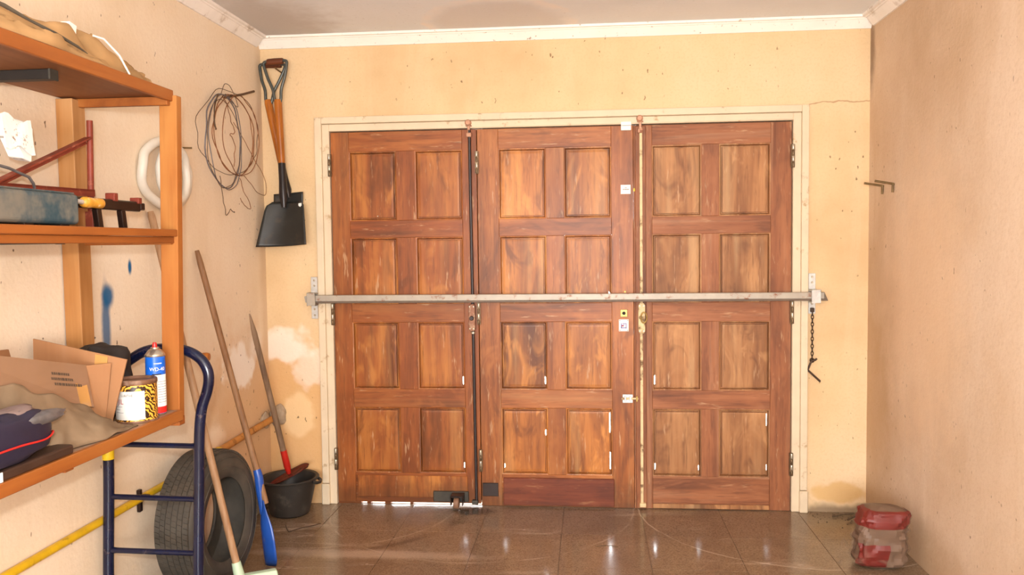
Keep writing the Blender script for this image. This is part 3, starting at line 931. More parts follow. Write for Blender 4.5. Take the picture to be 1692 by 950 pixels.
# ------------------------------------------------------------------ security bar with wall brackets
sbr = thing('security_bar', 'long steel bar laid across all three door leaves', 'bar', (0, -0.06, 1.2))
MB().box(-1.600, 1.255, -0.080, -0.048, 1.186, 1.222).build('bar_tube', 'bar_steel', sbr, bevel=0.003)
MB().box(-1.570, 1.268, -0.0815, -0.046, 1.176, 1.1865).build('bar_channel', 'bar_dark', sbr, bevel=0.002)
MB().prism([(1.2545, -0.079, 1.176), (1.274, -0.079, 1.176), (1.2545, -0.079, 1.222)], (0, 0.030, 0)).build('cut_end', 'bar_dark', sbr)
MB().prism([(-1.598, -0.081, 1.222), (-1.618, -0.081, 1.216), (-1.612, -0.081, 1.182), (-1.598, -0.081, 1.180)], (0, 0.034, 0)).build('cut_end', 'bar_steel', sbr)
for nm, lab, x, za, zb in (('bar_bracket', 'grey steel bracket holding the spade side end of the bar', -1.575, 1.085, 1.325), ('bar_bracket', 'bright galvanised bracket with chain at the right bar end', 1.208, 1.100, 1.322)):
    bk = thing(nm, lab, 'bracket', (x, 0, za), group='wall brackets of the bar')
    pl = MB().box(x - 0.019, x + 0.019, -0.0062, -0.0001, za, zb).build('wall_plate', 'plate_steel', bk, bevel=0.002)
    if x < 0:
        pl.location.y = -0.027
    for sz in (za + 0.02, za + 0.055, zb - 0.05, zb - 0.02):
        s_ = MB().lathe([(0.0, -0.0095), (0.004, -0.0095), (0.0065, -0.006)], (x, 0, sz), 12, 'Y').build('screw', 'hinge_bright', pl, smooth=30)
    w = 0.024
    yo = -0.033 if x < 0 else -0.006
    MB().box(x - w, x + w, -0.094, yo, 1.2265, 1.236).box(x - w, x + w, -0.094, yo, 1.164, 1.1735).box(x - w, x + w, -0.094, -0.0845, 1.164, 1.236).build('clamp', 'plate_steel' if x > 0 else 'bar_steel', bk, bevel=0.002)

# chain and bent locking pin
ch = thing('lock_chain', 'dark iron chain hanging from the right bar bracket', 'chain', (1.208, -0.02, 1.11))
MB().box(1.196, 1.216, -0.030, -0.0105, 1.110, 1.134).build('staple', 'chain', ch, bevel=0.004, seg=2)
zt = 1.112
for i in range(13):
    zc = zt - 0.0085 - i * 0.0200
    pts = []
    for k in range(14):
        a = 2 * PI * k / 14
        u, w = 0.0062 * math.cos(a), 0.0125 * math.sin(a)
        if i % 2:
            pts.append((1.2065 + u, -0.022, zc + w))
        else:
            pts.append((1.2065, -0.022 + u, zc + w))
    MB().tube(pts, 0.0026, 6, closed=True).build('link', 'chain', ch, smooth=60)
pin = thing('locking_pin', 'bent iron pin hanging on the end of the chain', 'pin', (1.2, -0.022, 0.73))
MB().tube([(1.232, -0.022, 0.856), (1.224, -0.022, 0.848), (1.212, -0.022, 0.846), (1.203, -0.022, 0.842), (1.196, -0.022, 0.825), (1.185, -0.022, 0.796), (1.188, -0.022, 0.788), (1.250, -0.022, 0.730)], 0.0055, 8).build('pin_rod', 'chain', pin, smooth=50)
MB().tube([(1.2065 + 0.010 * math.cos(a), -0.022, 0.846 + 0.010 * math.sin(a)) for a in [2 * PI * i / 12 for i in range(12)]], 0.004, 6, closed=True).build('eye', 'chain', pin, smooth=60)

# ------------------------------------------------------------------ two spades on the back wall
def spade(name, label, g0, g1, base, hb, sock, yd, bladef, yokem='spade_yoke'):
    s = thing(name, label, 'spade', (hb[0], yd, 1.5), group='spades hung on the back wall')
    g0, g1, base, hb, sock = [Vector((p[0], p[2] if len(p) > 2 else yd, p[1])) for p in (g0, g1, base, hb, sock)]
    MB().lathe([(0.0, -0.5), (0.92, -0.5), (1.0, -0.44), (1.06, 0), (1.0, 0.44), (0.92, 0.5), (0.0, 0.5)], (0, 0, 0), 16, 'X').build('grip', 'grip', s, smooth=40)
    gob = [o for o in s.children if o.name.startswith('grip')][-1]
    d_ = g1 - g0
    for v in gob.data.vertices:
        x_, y_, z_ = v.co
        v.co = (g0 + d_ * 0.5) + d_ * (x_ * 0.80) + Vector((0, y_ * 0.018, z_ * 0.018))
    for e, sgn in ((g0, -1), (g1, 1)):
        pts = [e + Vector((-sgn * 0.02, 0, 0.003)), e + Vector((sgn * 0.006, 0, 0.0)), e + Vector((sgn * 0.009, 0, -0.02)), e.lerp(base, 0.38) + Vector((sgn * 0.014, 0, 0)), e.lerp(base, 0.66) + Vector((sgn * 0.006, 0, 0)), base.lerp(e, 0.12) + Vector((sgn * 0.012, 0, 0)), base.lerp(hb, 0.03) + Vector((sgn * 0.010, 0, 0))]
        sm = []
        for i in range(len(pts) - 1):
            for k in range(4):
                p0, p1, p2, p3 = pts[max(i - 1, 0)], pts[i], pts[i + 1], pts[min(i + 2, len(pts) - 1)]
                t_ = k / 4
                sm.append(0.5 * ((2 * p1) + (p2 - p0) * t_ + (2 * p0 - 5 * p1 + 4 * p2 - p3) * t_ * t_ + (3 * p1 - p0 - 3 * p2 + p3) * t_ ** 3))
        sm.append(pts[-1])
        MB().tube(sm, 0.0085, 10).build('yoke_arm', yokem, s, smooth=50)
    hh = hb - base
    MB().tube([base.lerp(hb, -0.06), base, base.lerp(hb, 0.5), hb, hb.lerp(base, -0.15)], [0.019, 0.022, 0.0205, 0.0185, 0.016], 16).build('handle', 'spade_wood', s, smooth=50)
    MB().tube([hb.lerp(base, 0.01), hb.lerp(sock, 0.4), hb.lerp(sock, 0.75), sock], [0.0205, 0.021, 0.025, 0.014], 16).build('socket', 'spade_socket', s, smooth=50)
    MB().grid(bladef, 16, 16).build('blade', 'spade_steel', s, smooth=60, solid=0.004)
    return s


def front_blade(u, v):      # u across, v down
    TL, TR, BL, BR = (-1.806, 1.752), (-1.594, 1.756), (-1.856, 1.500), (-1.566, 1.512)
    xl, xr = TL[0] + (BL[0] - TL[0]) * v, TR[0] + (BR[0] - TR[0]) * v
    zl, zr = TL[1] + (BL[1] - TL[1]) * v, TR[1] + (BR[1] - TR[1]) * v
    x_, z_ = xl + (xr - xl) * u, zl + (zr - zl) * u
    e = abs(u - 0.5) * 2
    z_ -= 0.02 * max(0, e - 0.75) / 0.25 * max(0, 1 - v * 6)            # rounded shoulders
    z_ -= 0.012 * math.sin(u * PI) * v * 0.3
    y_ = -0.092 - 0.050 * v - 0.035 * e ** 2 + 0.012 * (1 - v) * (1 - e)
    x_ = max(x_, -1.862)
    return (x_, y_, z_)


def rear_blade(u, v):
    x_ = -1.796 + 0.172 * u + (0.012 if u > 0.5 else -0.012) * 0 * v
    z_ = 1.800 + 0.012 * u - 0.235 * v
    w = 1 - 0.25 * v ** 3
    x_ = -1.710 + (x_ + 1.710) * w
    return (x_, -0.030 - 0.02 * v - 0.010 * abs(u - 0.5) * 2, z_)


spade('spade', 'wide square mouthed spade in front, blade with a white spot', (-1.806, 2.535, -0.088), (-1.693, 2.540, -0.088), (-1.740, 2.307, -0.085), (-1.729, 1.968, -0.080), (-1.716, 1.720, -0.098), -0.085, front_blade)
spade('spade', 'narrower spade mostly hidden behind the wide spade', (-1.850, 2.533, -0.036), (-1.722, 2.530, -0.040), (-1.815, 2.314, -0.034), (-1.748, 1.958, -0.030), (-1.712, 1.78, -0.030), -0.036, rear_blade)
fs = bpy.data.objects['spade']
MB().prism([(-1.622, -0.127, 1.742), (-1.605, -0.129, 1.744), (-1.603, -0.130, 1.730), (-1.612, -0.129, 1.722), (-1.622, -0.127, 1.728)], (0, 0.008, 0)).build('paint_spot', 'white_mark', fs)
MB().tube([(-1.742, 0.0, 2.49), (-1.742, -0.11, 2.497)], 0.004, 8).build('wall_nail', 'hook_iron', label='thin nail in the wall carrying both spades', cat='nail')

# ------------------------------------------------------------------ wire coil and hose on the left wall
def loop(cy, cz, ry, rz, x, wob=0.008, n=56, ph=0.0, tilt=0.0, seed=0.0):
    pts = []
    for i in range(n):
        a = 2 * PI * i / n + ph
        y_, z_ = ry * math.cos(a), rz * math.sin(a)
        y_, z_ = y_ * math.cos(tilt) - z_ * math.sin(tilt), y_ * math.sin(tilt) + z_ * math.cos(tilt)
        k = wob * nz(2.2 * math.cos(a) + seed, 2.2 * math.sin(a), seed)
        pts.append((x + 0.012 * nz(math.cos(a) * 1.7, math.sin(a) * 1.7, seed + 5), cy + y_ * (1 + k * 6), cz + z_ * (1 + k * 4)))
    return pts


wc = thing('wire_coil', 'tangled coil of rusty wire and grey cable hung on the wall', 'wire coil', (XL, -0.5, 1.8))
for mat, r, args in (('wire_grey', 0.0034, dict(cy=-0.59, cz=2.035, ry=0.205, rz=0.235, x=-1.836, wob=0.006, seed=1)),
                     ('wire_grey', 0.0024, dict(cy=-0.58, cz=2.03, ry=0.195, rz=0.238, x=-1.828, wob=0.010, seed=8)),
                     ('wire_rust', 0.0025, dict(cy=-0.445, cz=2.085, ry=0.255, rz=0.205, x=-1.842, wob=0.010, seed=2)),
                     ('wire_rust', 0.0022, dict(cy=-0.46, cz=2.08, ry=0.235, rz=0.205, x=-1.834, wob=0.012, seed=3)),
                     ('wire_rust', 0.0022, dict(cy=-0.40, cz=2.085, ry=0.22, rz=0.21, x=-1.826, wob=0.012, seed=4)),
                     ('wire_dark', 0.0016, dict(cy=-0.49, cz=2.09, ry=0.375, rz=0.215, x=-1.845, wob=0.022, tilt=0.12, seed=5)),
                     ('wire_dark', 0.0016, dict(cy=-0.62, cz=2.02, ry=0.19, rz=0.22, x=-1.822, wob=0.02, tilt=-0.1, seed=6))):
    MB().tube(loop(**args), r, 6, closed=True).build('strand', mat, wc, smooth=60)


def squiggle(pts, r, mat, name, parent, amp=0.006, f=1.0, x=-1.84):
    out = []
    for i in range(len(pts) - 1):
        p0, p1, p2, p3 = [Vector(pts[min(max(j, 0), len(pts) - 1)]) for j in (i - 1, i, i + 1, i + 2)]
        for k in range(6):
            t_ = k / 6
            q = 0.5 * ((2 * p1) + (p2 - p0) * t_ + (2 * p0 - 5 * p1 + 4 * p2 - p3) * t_ * t_ + (3 * p1 - p0 - 3 * p2 + p3) * t_ ** 3)
            out.append((x + 0.006 * nz(q.x * 8, q.y * 8, 2), q.x + amp * nz(q.x * 14 * f, q.y * 14 * f, 7), q.y + amp * nz(q.y * 14 * f, q.x * 14 * f, 3)))
    out.append((x, *pts[-1]))
    MB().tube(out, r, 6).build(name, mat, parent, smooth=60)


squiggle([(-0.64, 1.86), (-0.62, 1.80), (-0.61, 1.73), (-0.585, 1.672), (-0.555, 1.675), (-0.53, 1.70), (-0.50, 1.682), (-0.48, 1.680)], 0.0019, 'wire_dark', 'loose_end', wc, 0.012, 2)
squiggle([(-0.40, 1.87), (-0.37, 1.82), (-0.35, 1.79), (-0.29, 1.745), (-0.27, 1.715), (-0.31, 1.705), (-0.37, 1.735), (-0.40, 1.76)], 0.0019, 'wire_rust', 'loose_end', wc, 0.012, 2)
squiggle([(-0.34, 1.88), (-0.25, 1.84), (-0.14, 1.80), (-0.06, 1.80), (-0.05, 1.86), (-0.12, 1.94), (-0.22, 2.00), (-0.36, 2.09), (-0.46, 2.15)], 0.0018, 'wire_rust', 'loose_end', wc, 0.010, 1)
squiggle([(-0.58, 2.27), (-0.53, 2.22), (-0.49, 2.15), (-0.44, 2.10), (-0.50, 2.08), (-0.45, 2.05), (-0.46, 1.98), (-0.47, 1.92)], 0.0022, 'wire_rust', 'loose_end', wc, 0.014, 2)
squiggle([(-0.60, 2.27), (-0.56, 2.32), (-0.50, 2.335), (-0.44, 2.30), (-0.40, 2.24), (-0.46, 2.25), (-0.55, 2.28)], 0.0017, 'wire_dark', 'loose_end', wc, 0.008, 1)
squiggle([(-0.66, 2.26), (-0.70, 2.20), (-0.715, 2.12), (-0.70, 2.08)], 0.004, 'wire_dark', 'binding', wc, 0.008, 3, -1.828)
MB().tube([(-1.87, -0.50, 2.27), (-1.80, -0.42, 2.30), (-1.765, -0.36, 2.325)], 0.006, 8).build('wall_peg', 'wire_dark', label='rusty peg in the wall holding the wire coil', cat='peg')

hs = thing('hose_coil', 'white plastic hose coiled on the wall behind the shelf post', 'hose', (XL, -1.16, 1.66))
MB().tube(loop(-1.16, 1.822, 0.205, 0.143, -1.846, 0.0, 64, seed=1), 0.0195, 14, closed=True).build('hose_turn', 'hose', hs, smooth=60)
MB().tube(loop(-1.145, 1.826, 0.118, 0.122, -1.818, 0.0, 64, seed=3), 0.0185, 14, closed=True).build('hose_turn', 'hose', hs, smooth=60)
MB().tube([(-1.846 + 0.021 * math.cos(a), -1.363, 1.80 + 0.021 * 0 + 0.0) for a in (0,)] + [(-1.825, -1.363, 1.801)], 0.001, 4).build('tie', 'wire_dark', hs)
MB().tube([(-1.87, -1.07, 1.95), (-1.79, -1.03, 1.952)], 0.004, 8).build('hose_nail', 'hook_iron', label='nail in the wall from which the white hose hangs', cat='nail')

# door hook hanging behind the shelf, wooden peg
hk = thing('wall_hook', 'small grey hook and eye hanging beside the blue paint mark', 'hook', (XL, -1.735, 1.17))
MB().lathe([(0.0, -0.012), (0.006, -0.012), (0.008, 0.0)], (-1.862, -1.735, 1.268), 12, 'X').build('hook_eye', 'hook_grey', hk, smooth=40)
MB().tube([(-1.858, -1.735, 1.266), (-1.857, -1.737, 1.22), (-1.857, -1.742, 1.175), (-1.856, -1.748, 1.166), (-1.854, -1.738, 1.160), (-1.853, -1.725, 1.168)], 0.0032, 8).build('hook_rod', 'hook_grey', hk, smooth=60)
MB().lathe([(0.0, 0.035), (0.018, 0.033), (0.022, 0.02), (0.020, 0.0)], (XL, -0.826, 0.972), 14, 'X').build('wooden_peg', 'spade_wood', smooth=40, label='short wooden peg stub in the wall above the tyre', cat='peg')

# L hooks on the right wall
for lab, y_, xo, z_ in (('longer iron coat hook on the right wall, nearer the corner', -0.226, 0.094, 1.776), ('shorter iron coat hook on the right wall, farther from corner', -0.375, 0.090, 1.776)):
    o = MB().tube([(XR + 0.01, y_, z_ - 0.004), (XR - 0.006, y_, z_), (XR - xo, y_ + 0.01, z_ + 0.016)], 0.0055, 8)
    hh_ = thing('coat_hook', lab, 'hook', (XR, y_, z_), group='hooks on the right wall')
    o.build('hook_arm', 'hook_iron', hh_, smooth=50)
    MB().tube([(XR - 0.006, y_, z_ + 0.003), (XR - 0.0075, y_, z_ - 0.042)], 0.0055, 8).build('hook_leg', 'hook_iron', hh_, smooth=50)

# ------------------------------------------------------------------ yellow pipe along the left wall
pp = thing('gas_pipe', 'yellow pipe running low along the left wall into the corner', 'pipe', (-1.83, -1.5, 0.48))
PX = -1.853
MB().tube([(PX, -3.4, 0.462), (PX, -0.80, 0.472)], 0.0155, 14).build('painted_length', 'pipe_yellow', pp, smooth=50)
MB().tube([(PX, -0.86, 0.470), (PX, -0.72, 0.486)], [0.022, 0.022], 14).tube([(PX + 0.004, -0.74, 0.484), (PX, -0.71, 0.487)], [0.022, 0.017], 14).build('coupling', 'pipe_yellow', pp, smooth=40)
MB().tube([(PX, -0.74, 0.484), (-1.836, 0.0, 0.507)], 0.0185, 14).build('bare_length', 'pipe_bare', pp, smooth=50)
MB().box(-1.869, -1.853, -1.456, -1.434, 0.412, 0.505).box(-1.869, -1.815, -1.450, -1.440, 0.4805, 0.486).build('pipe_clip', 'black_iron', pp, bevel=0.003)


def blobmesh(c, r, f=4.0, amp=0.25, n=20, m=12, seed=0.0):
    mb = MB()

    def fn(u, v):
        th, ph = 2 * PI * u, PI * (v - 0.5)
        d_ = Vector((math.cos(ph) * math.cos(th), math.cos(ph) * math.sin(th), math.sin(ph)))
        k = 1 + amp * nz(d_.x * f / 2 + seed, d_.y * f / 2, d_.z * f / 2 + seed)
        return Vector(c) + Vector((d_.x * r[0], d_.y * r[1], d_.z * r[2])) * k
    mb.grid(fn, n, m)
    return mb


blobmesh((-1.815, -0.012, 0.518), (0.052, 0.030, 0.062), 3, 0.3, seed=4).build('mortar_collar', 'mortar', pp, smooth=70)
blobmesh((-1.862, -0.09, 0.508), (0.018, 0.05, 0.05), 3, 0.3, seed=9).build('mortar_collar', 'mortar', pp, smooth=70)

# ------------------------------------------------------------------ long handled tools
bs = thing('blue_shovel', 'blue plastic shovel with a brown wooden handle leaning on the wall', 'shovel', (-1.54, -0.93, 0))
top, bot = Vector((-1.848, -0.895, 1.487)), Vector((-1.563, -0.930, 0.42))
MB().tube([top, top.lerp(bot, 0.03), top.lerp(bot, 0.06), bot, bot.lerp(top, -0.12)], [0.010, 0.0125, 0.014, 0.0150, 0.013], 12).build('handle', 'handle_brown', bs, smooth=50)
MB().tube([bot.lerp(top, 0.03), bot, (-1.557, -0.93, 0.36), (-1.548, -0.93, 0.24)], [0.018, 0.0205, 0.021, 0.012], 14).build('socket', 'blue_plastic', bs, smooth=50)


def scoop(u, v):
    ax = Vector((-1.552, -0.93, 0.31)).lerp(Vector((-1.520, -0.94, 0.004)), v)
    w = 0.030 + 0.042 * min(1, max(0, v - 0.15) * 2.4) ** 0.8
    if v > 0.85:
        w *= 1 - 0.35 * ((v - 0.85) / 0.15) ** 2
    s_ = (u - 0.5) * 2
    out = Vector((0.62, -0.78, 0)).normalized()
    nrm = Vector((0.78, 0.62, 0)).normalized()
    p = ax + out * s_ * w + nrm * (0.035 * s_ * s_ - 0.015) * min(1, v * 2.5)
    return p


MB().grid(scoop, 14, 16).build('blade', 'blue_plastic', bs, smooth=60, solid=0.004)

bk = thing('bucket', 'black rubber builder bucket standing in the corner', 'bucket', (-1.69, -0.195, 0))
prof = [(0.0, 0.004), (0.100, 0.004), (0.108, 0.010), (0.150, 0.196), (0.163, 0.200), (0.166, 0.206), (0.160, 0.212), (0.146, 0.208), (0.140, 0.196), (0.101, 0.016), (0.0, 0.014)]
MB().lathe(prof, (-1.69, -0.195, 0), 40).build('shell', 'bucket', bk, smooth=40)
for sgn in (-1, 1):
    c = Vector((-1.69 + sgn * 0.165, -0.195 - sgn * 0.02, 0.200))
    MB().tube([c + Vector((-sgn * 0.008, 0.045, 0)), c + Vector((sgn * 0.012, 0.030, -0.008)), c + Vector((sgn * 0.018, 0, -0.012)), c + Vector((sgn * 0.012, -0.030, -0.008)), c + Vector((-sgn * 0.008, -0.045, 0))] if sgn > 0 else
              [c + Vector((0.010, 0.040, 0)), c + Vector((-0.006, 0.028, -0.010)), c + Vector((-0.010, 0, -0.014)), c + Vector((-0.006, -0.028, -0.010)), c + Vector((0.010, -0.040, 0))], 0.009, 8).build('lug', 'bucket', bk, smooth=60)

gs = thing('red_shovel', 'worn grey handle with red socket, blade resting in the bucket', 'shovel', (-1.73, -0.2, 0.2))
top, bot = Vector((-1.835, -0.335, 1.140)), Vector((-1.722, -0.185, 0.345))
MB().tube([top, top.lerp(bot, 0.10), top.lerp(bot, 0.14), bot, bot.lerp(top, -0.06)], [0.0035, 0.0125, 0.0150, 0.0165, 0.0165], 12).build('handle', 'handle_grey', gs, smooth=50)
MB().tube([bot.lerp(top, 0.015), bot.lerp(top, -0.10), bot.lerp(top, -0.16)], [0.0185, 0.0195, 0.012], 14).build('socket', 'red_paint', gs, smooth=50)


def redblade(u, v):
    a, b = Vector((-1.812, -0.215, 0.150)), Vector((-1.592, -0.165, 0.258))
    p = a.lerp(b, u)
    prof_ = math.sin(min(1, u * 1.6 + 0.12) * PI * 0.5) * (1 - max(0, (u - 0.75) / 0.25) ** 2 * 0.9)
    s_ = (v - 0.5) * 2
    side = Vector((-0.18, 0.92, 0.08)).normalized()
    nrm = Vector((0.3, -0.1, 0.95)).normalized()
    return p + side * s_ * 0.075 * max(0.05, prof_) + nrm * 0.018 * s_ * s_


MB().grid(redblade, 18, 10).build('blade', 'red_blade', gs, smooth=60, solid=0.003)

br = thing('broom', 'pale wooden broom handle with a pale green plastic head', 'broom', (-1.48, -1.25, 0))
top, bot = Vector((-1.850, -1.300, 1.655)), Vector((-1.480, -1.374, 0.150))
MB().tube([top, top.lerp(bot, 0.012), bot], [0.012, 0.0155, 0.0155], 14).build('handle', 'handle_pale', br, smooth=50)
MB().tube([bot.lerp(top, 0.02), bot.lerp(top, -0.02)], [0.019, 0.023], 14).build('ferrule', 'broom_green', br, smooth=50)


def broom_slab(z0, z1, w0, w1, half):
    c, d_ = Vector((-1.425, -1.335, 0)), Vector((0.86, 0.51, 0)).normalized()
    n_ = Vector((-d_.y, d_.x, 0))
    mb = MB()
    vs_ = []
    for z_, w_, h_ in ((z0, w0, half), (z1, w1, half * 0.92)):
        for a, b in ((-1, -1), (1, -1), (1, 1), (-1, 1)):
            vs_.append(c + d_ * a * h_ + n_ * b * w_ + Vector((0, 0, z_)))
    mb.add(vs_, [(3, 2, 1, 0), (4, 5, 6, 7), (0, 1, 5, 4), (1, 2, 6, 5), (2, 3, 7, 6), (3, 0, 4, 7)])
    return mb


broom_slab(0.066, 0.122, 0.030, 0.018, 0.100).build('head', 'broom_green', br, bevel=0.006, seg=2)
broom_slab(0.0, 0.067, 0.034, 0.026, 0.096).build('bristles', 'bristle', br, kind='stuff')

# ------------------------------------------------------------------ tyre
ty = thing('tyre', 'worn black car tyre without rim standing against the wall', 'tyre', (-1.76, -1.165, 0))
TC = Vector((-1.757, -1.165, 0.303))
hw = 0.095
prof = [(0.182, -0.078), (0.190, -0.086), (0.225, -0.094), (0.262, -0.092), (0.285, -0.080), (0.296, -0.068), (0.3005, -0.04), (0.302, 0.0), (0.3005, 0.04), (0.296, 0.068), (0.285, 0.080), (0.262, 0.092), (0.225, 0.094), (0.190, 0.086), (0.182, 0.078), (0.188, 0.070), (0.225, 0.082), (0.268, 0.076), (0.285, 0.05), (0.288, 0.0), (0.285, -0.05), (0.268, -0.076), (0.225, -0.082), (0.188, -0.070)]
MB().lathe(prof, TC, 72, 'X', close=True).build('carcass', 'tyre', ty, smooth=35)
# worn tread: ribs of shallow blocks
tb = MB()
NB = 84
for k in range(NB):
    for xa, xb, off, g in ((-0.073, -0.050, 0.3, 0.05), (-0.047, -0.026, 0.0, 0.03), (-0.023, 0.0, 0.6, 0.04), (0.003, 0.026, 0.15, 0.03), (0.029, 0.049, 0.8, 0.03), (0.052, 0.074, 0.4, 0.05)):
        a0, a1 = 2 * PI * (k + g) / NB, 2 * PI * (k + 1 - g) / NB
        vs_ = []
        edge = 0.0035 if abs(xa + xb) > 0.09 else 0.0
        for r_ in (0.296 - edge, 0.3050 - edge):
            for a, x_ in ((a0, xa), (a1, xa), (a1, xb), (a0, xb)):
                aa = a + (off + (x_ - xa) * 12) * 2 * PI / NB
                vs_.append(TC + Vector((x_, r_ * math.cos(aa), r_ * math.sin(aa))))
        tb.add(vs_, [(0, 1, 2, 3), (4, 7, 6, 5), (0, 4, 5, 1), (1, 5, 6, 2), (2, 6, 7, 3), (3, 7, 4, 0)])
tb.build('tread', 'tyre', ty, kind='stuff')
for sx in (-1, 1):
    MB().lathe([(0.276, sx * 0.0865), (0.2745, sx * 0.0905), (0.271, sx * 0.0925), (0.268, sx * 0.0905)], TC, 72, 'X', close=True).build('shoulder_ridge', 'tyre', ty, smooth=40)
MB().lathe([(0.232, 0.094), (0.230, 0.0965), (0.226, 0.0965), (0.224, 0.0935)], TC, 72, 'X', close=True).build('sidewall_ridge', 'tyre', ty, smooth=40)
rz = Matrix.Rotation(math.radians(-4), 3, 'Z')
for o in ty.children:
    for v in o.data.vertices:        # turned slightly into the room and leaning a little on the wall
        p = rz @ (v.co - TC)
        v.co = TC + p + Vector((0.070 - 0.010 * p.z / 0.3, -0.025, 0.0))

# ------------------------------------------------------------------ sack trolley
tr = thing('hand_truck', 'dark blue tubular hand truck with an arched handle', 'hand truck', (-1.64, -1.74, 0))
TY = -1.735
xl, xr, xc = -1.822, -1.462, -1.642
pts = []
half = [(-1.474, 0.02), (-1.472, 0.30), (-1.460, 0.60), (-1.452, 0.80), (-1.440, 0.90), (-1.418, 0.965), (-1.409, 1.010), (-1.414, 1.050), (-1.440, 1.090), (-1.490, 1.118), (-1.560, 1.128)]
right = [Vector((x_, TY, z_)) for x_, z_ in half]
XC = -1.638
left = [Vector((x_, TY, z_)) for x_, z_ in ((-1.650, 1.118), (-1.722, 1.078), (-1.785, 1.030), (-1.832, 0.985), (-1.842, 0.950), (-1.830, 0.890), (-1.812, 0.80), (-1.815, 0.60), (-1.828, 0.30), (-1.836, 0.02))]
left = [Vector((max(p.x, -1.848), p.y, p.z)) for p in left]
path = right + left
sm = []
for i in range(len(path) - 1):
    p0, p1, p2, p3 = path[max(i - 1, 0)], path[i], path[i + 1], path[min(i + 2, len(path) - 1)]
    for k in range(5):
        t_ = k / 5
        sm.append(0.5 * ((2 * p1) + (p2 - p0) * t_ + (2 * p0 - 5 * p1 + 4 * p2 - p3) * t_ * t_ + (3 * p1 - p0 - 3 * p2 + p3) * t_ ** 3))
sm.append(path[-1])
MB().tube(sm, 0.0195, 16).build('frame_tube', 'trolley', tr, smooth=50)
for z_ in (0.764, 0.563, 0.357, 0.15):
    MB().tube([(-1.815, TY, z_ + 0.003), (-1.790, TY, z_ + 0.002), (-1.485, TY, z_ - 0.002), (-1.458, TY, z_ - 0.002)], [0.0125, 0.0105, 0.0105, 0.0135], 12).build('rung', 'trolley', tr, smooth=50)
MB().lathe([(0.0205, 0.708), (0.0212, 0.710), (0.0212, 0.748), (0.0205, 0.750)], (-1.8125, TY, 0), 18).build('warning_sticker', 'sticker', tr, smooth=40)
MB().box(-1.84, -1.44, -1.99, -1.715, 0.008, 0.016).build('toe_plate', 'trolley', tr, bevel=0.002)
for x_ in (-1.800, -1.440 - 0.04):
    MB().lathe([(0.0, -0.02), (0.05, -0.02), (0.075, -0.022), (0.085, -0.012), (0.085, 0.012), (0.075, 0.022), (0.05, 0.02), (0.0, 0.02)], (x_, -1.625, 0.086), 28, 'X').build('wheel', 'tyre', tr, smooth=40)
MB().tube([(-1.80, -1.625, 0.086), (-1.48, -1.625, 0.086)], 0.008, 8).bar((-1.77, -1.735, 0.15), (-1.77, -1.625, 0.086), 0.01, 0.02).bar((-1.51, -1.735, 0.15), (-1.51, -1.625, 0.086), 0.01, 0.02).build('axle', 'trolley', tr)

# ------------------------------------------------------------------ shelf unit
sh = thing('shelf_unit', 'orange pine shelf rack with three boards fixed to the left wall', 'shelving', (-1.66, -2.6, 0.9))
YE, YF, XF = -1.815, -3.3, -1.470
B = dict(bevel=0.002)
MB().bar((-1.515, -1.802, 0.862), (-1.488, -1.802, 2.042), 0.064, 0.038, (0, 1, 0)).build('post', 'shelf_wood', sh, **B)
MB().bar((-1.832, -1.846, 0.9155), (-1.838, -1.846, 2.030), 0.062, 0.075, (0, 1, 0)).build('post', 'shelf_pale', sh, **B)
MB().box(-1.868, -1.478, -1.846, -1.823, 2.004, 2.034).build('cross_rail', 'shelf_wood_y', sh, **B)
MB().box(-1.868, XF - 0.016, YF, YE - 0.004, 2.036, 2.054).build('board', 'shelf_board', sh, **B)
MB().box(XF - 0.016, XF, YF, YE + 0.002, 2.020, 2.060).build('edge_strip', 'shelf_wood_y', sh, **B)
MB().box(-1.868, XF - 0.016, YF, YE - 0.030, 1.547, 1.565).build('board', 'shelf_board', sh, **B)
MB().box(XF - 0.014, XF + 0.002, YF, YE + 0.004, 1.541, 1.566).build('edge_strip', 'shelf_wood_y', sh, **B)
MB().box(-1.868, XF - 0.014, YE - 0.028, YE - 0.006, 1.513, 1.542).build('cross_rail', 'shelf_wood_y', sh, **B)
MB().box(XF - 0.040, XF - 0.010, YF, YE - 0.005, 1.517, 1.5405).build('cross_rail', 'shelf_wood_y', sh, **B)
MB().box(-1.868, XF - 0.015, YF, YE - 0.008, 0.893, 0.915).build('board', 'dusty_board', sh, **B)
MB().box(XF - 0.015, XF + 0.002, YF, YE - 0.006, 0.878, 0.916).build('edge_strip', 'shelf_wood_y', sh, **B)
MB().box(-1.868, -1.480, YE - 0.012, YE + 0.03, 0.858, 0.890).build('cross_rail', 'shelf_wood_y', sh, **B)
MB().box(-1.868, -1.485, -2.48, -2.44, 0.866, 0.8925).build('cross_rail', 'shelf_wood_y', sh, **B)
for z_ in (2.0355, 1.5465):
    b_ = MB().box(-1.868, -1.590, -2.325, -2.290, z_ - 0.030, z_).build('bracket', 'bracket_black', sh, bevel=0.002)
    MB().box(-1.592, -1.586, -2.327, -2.288, z_ - 0.031, z_).build('end_cap', 'caster_metal', b_)


# ---- top shelf: sacking
def sack_fn(base, hfn, y0, y1, xb, xf):
    def fn(u, v):
        y_ = y0 + (y1 - y0) * u
        x_ = xb + (xf - xb) * v
        e = math.sin(PI * min(1, max(0, v))) ** 0.45
        h = hfn(u) * e * (0.85 + 0.3 * nz(u * 7, v * 4, 3)) + (0.014 * nz(u * 22, v * 9, 1) + 0.016 * nz(u * 13 + v * 6, v * 3, 6)) * e
        x_ += 0.025 * nz(u * 5, v * 3, 9) * (0.3 + e)
        return (max(x_, -1.860), y_ + 0.02 * nz(u * 6, v * 5, 4), base + 0.004 + max(0.0, h))
    return fn


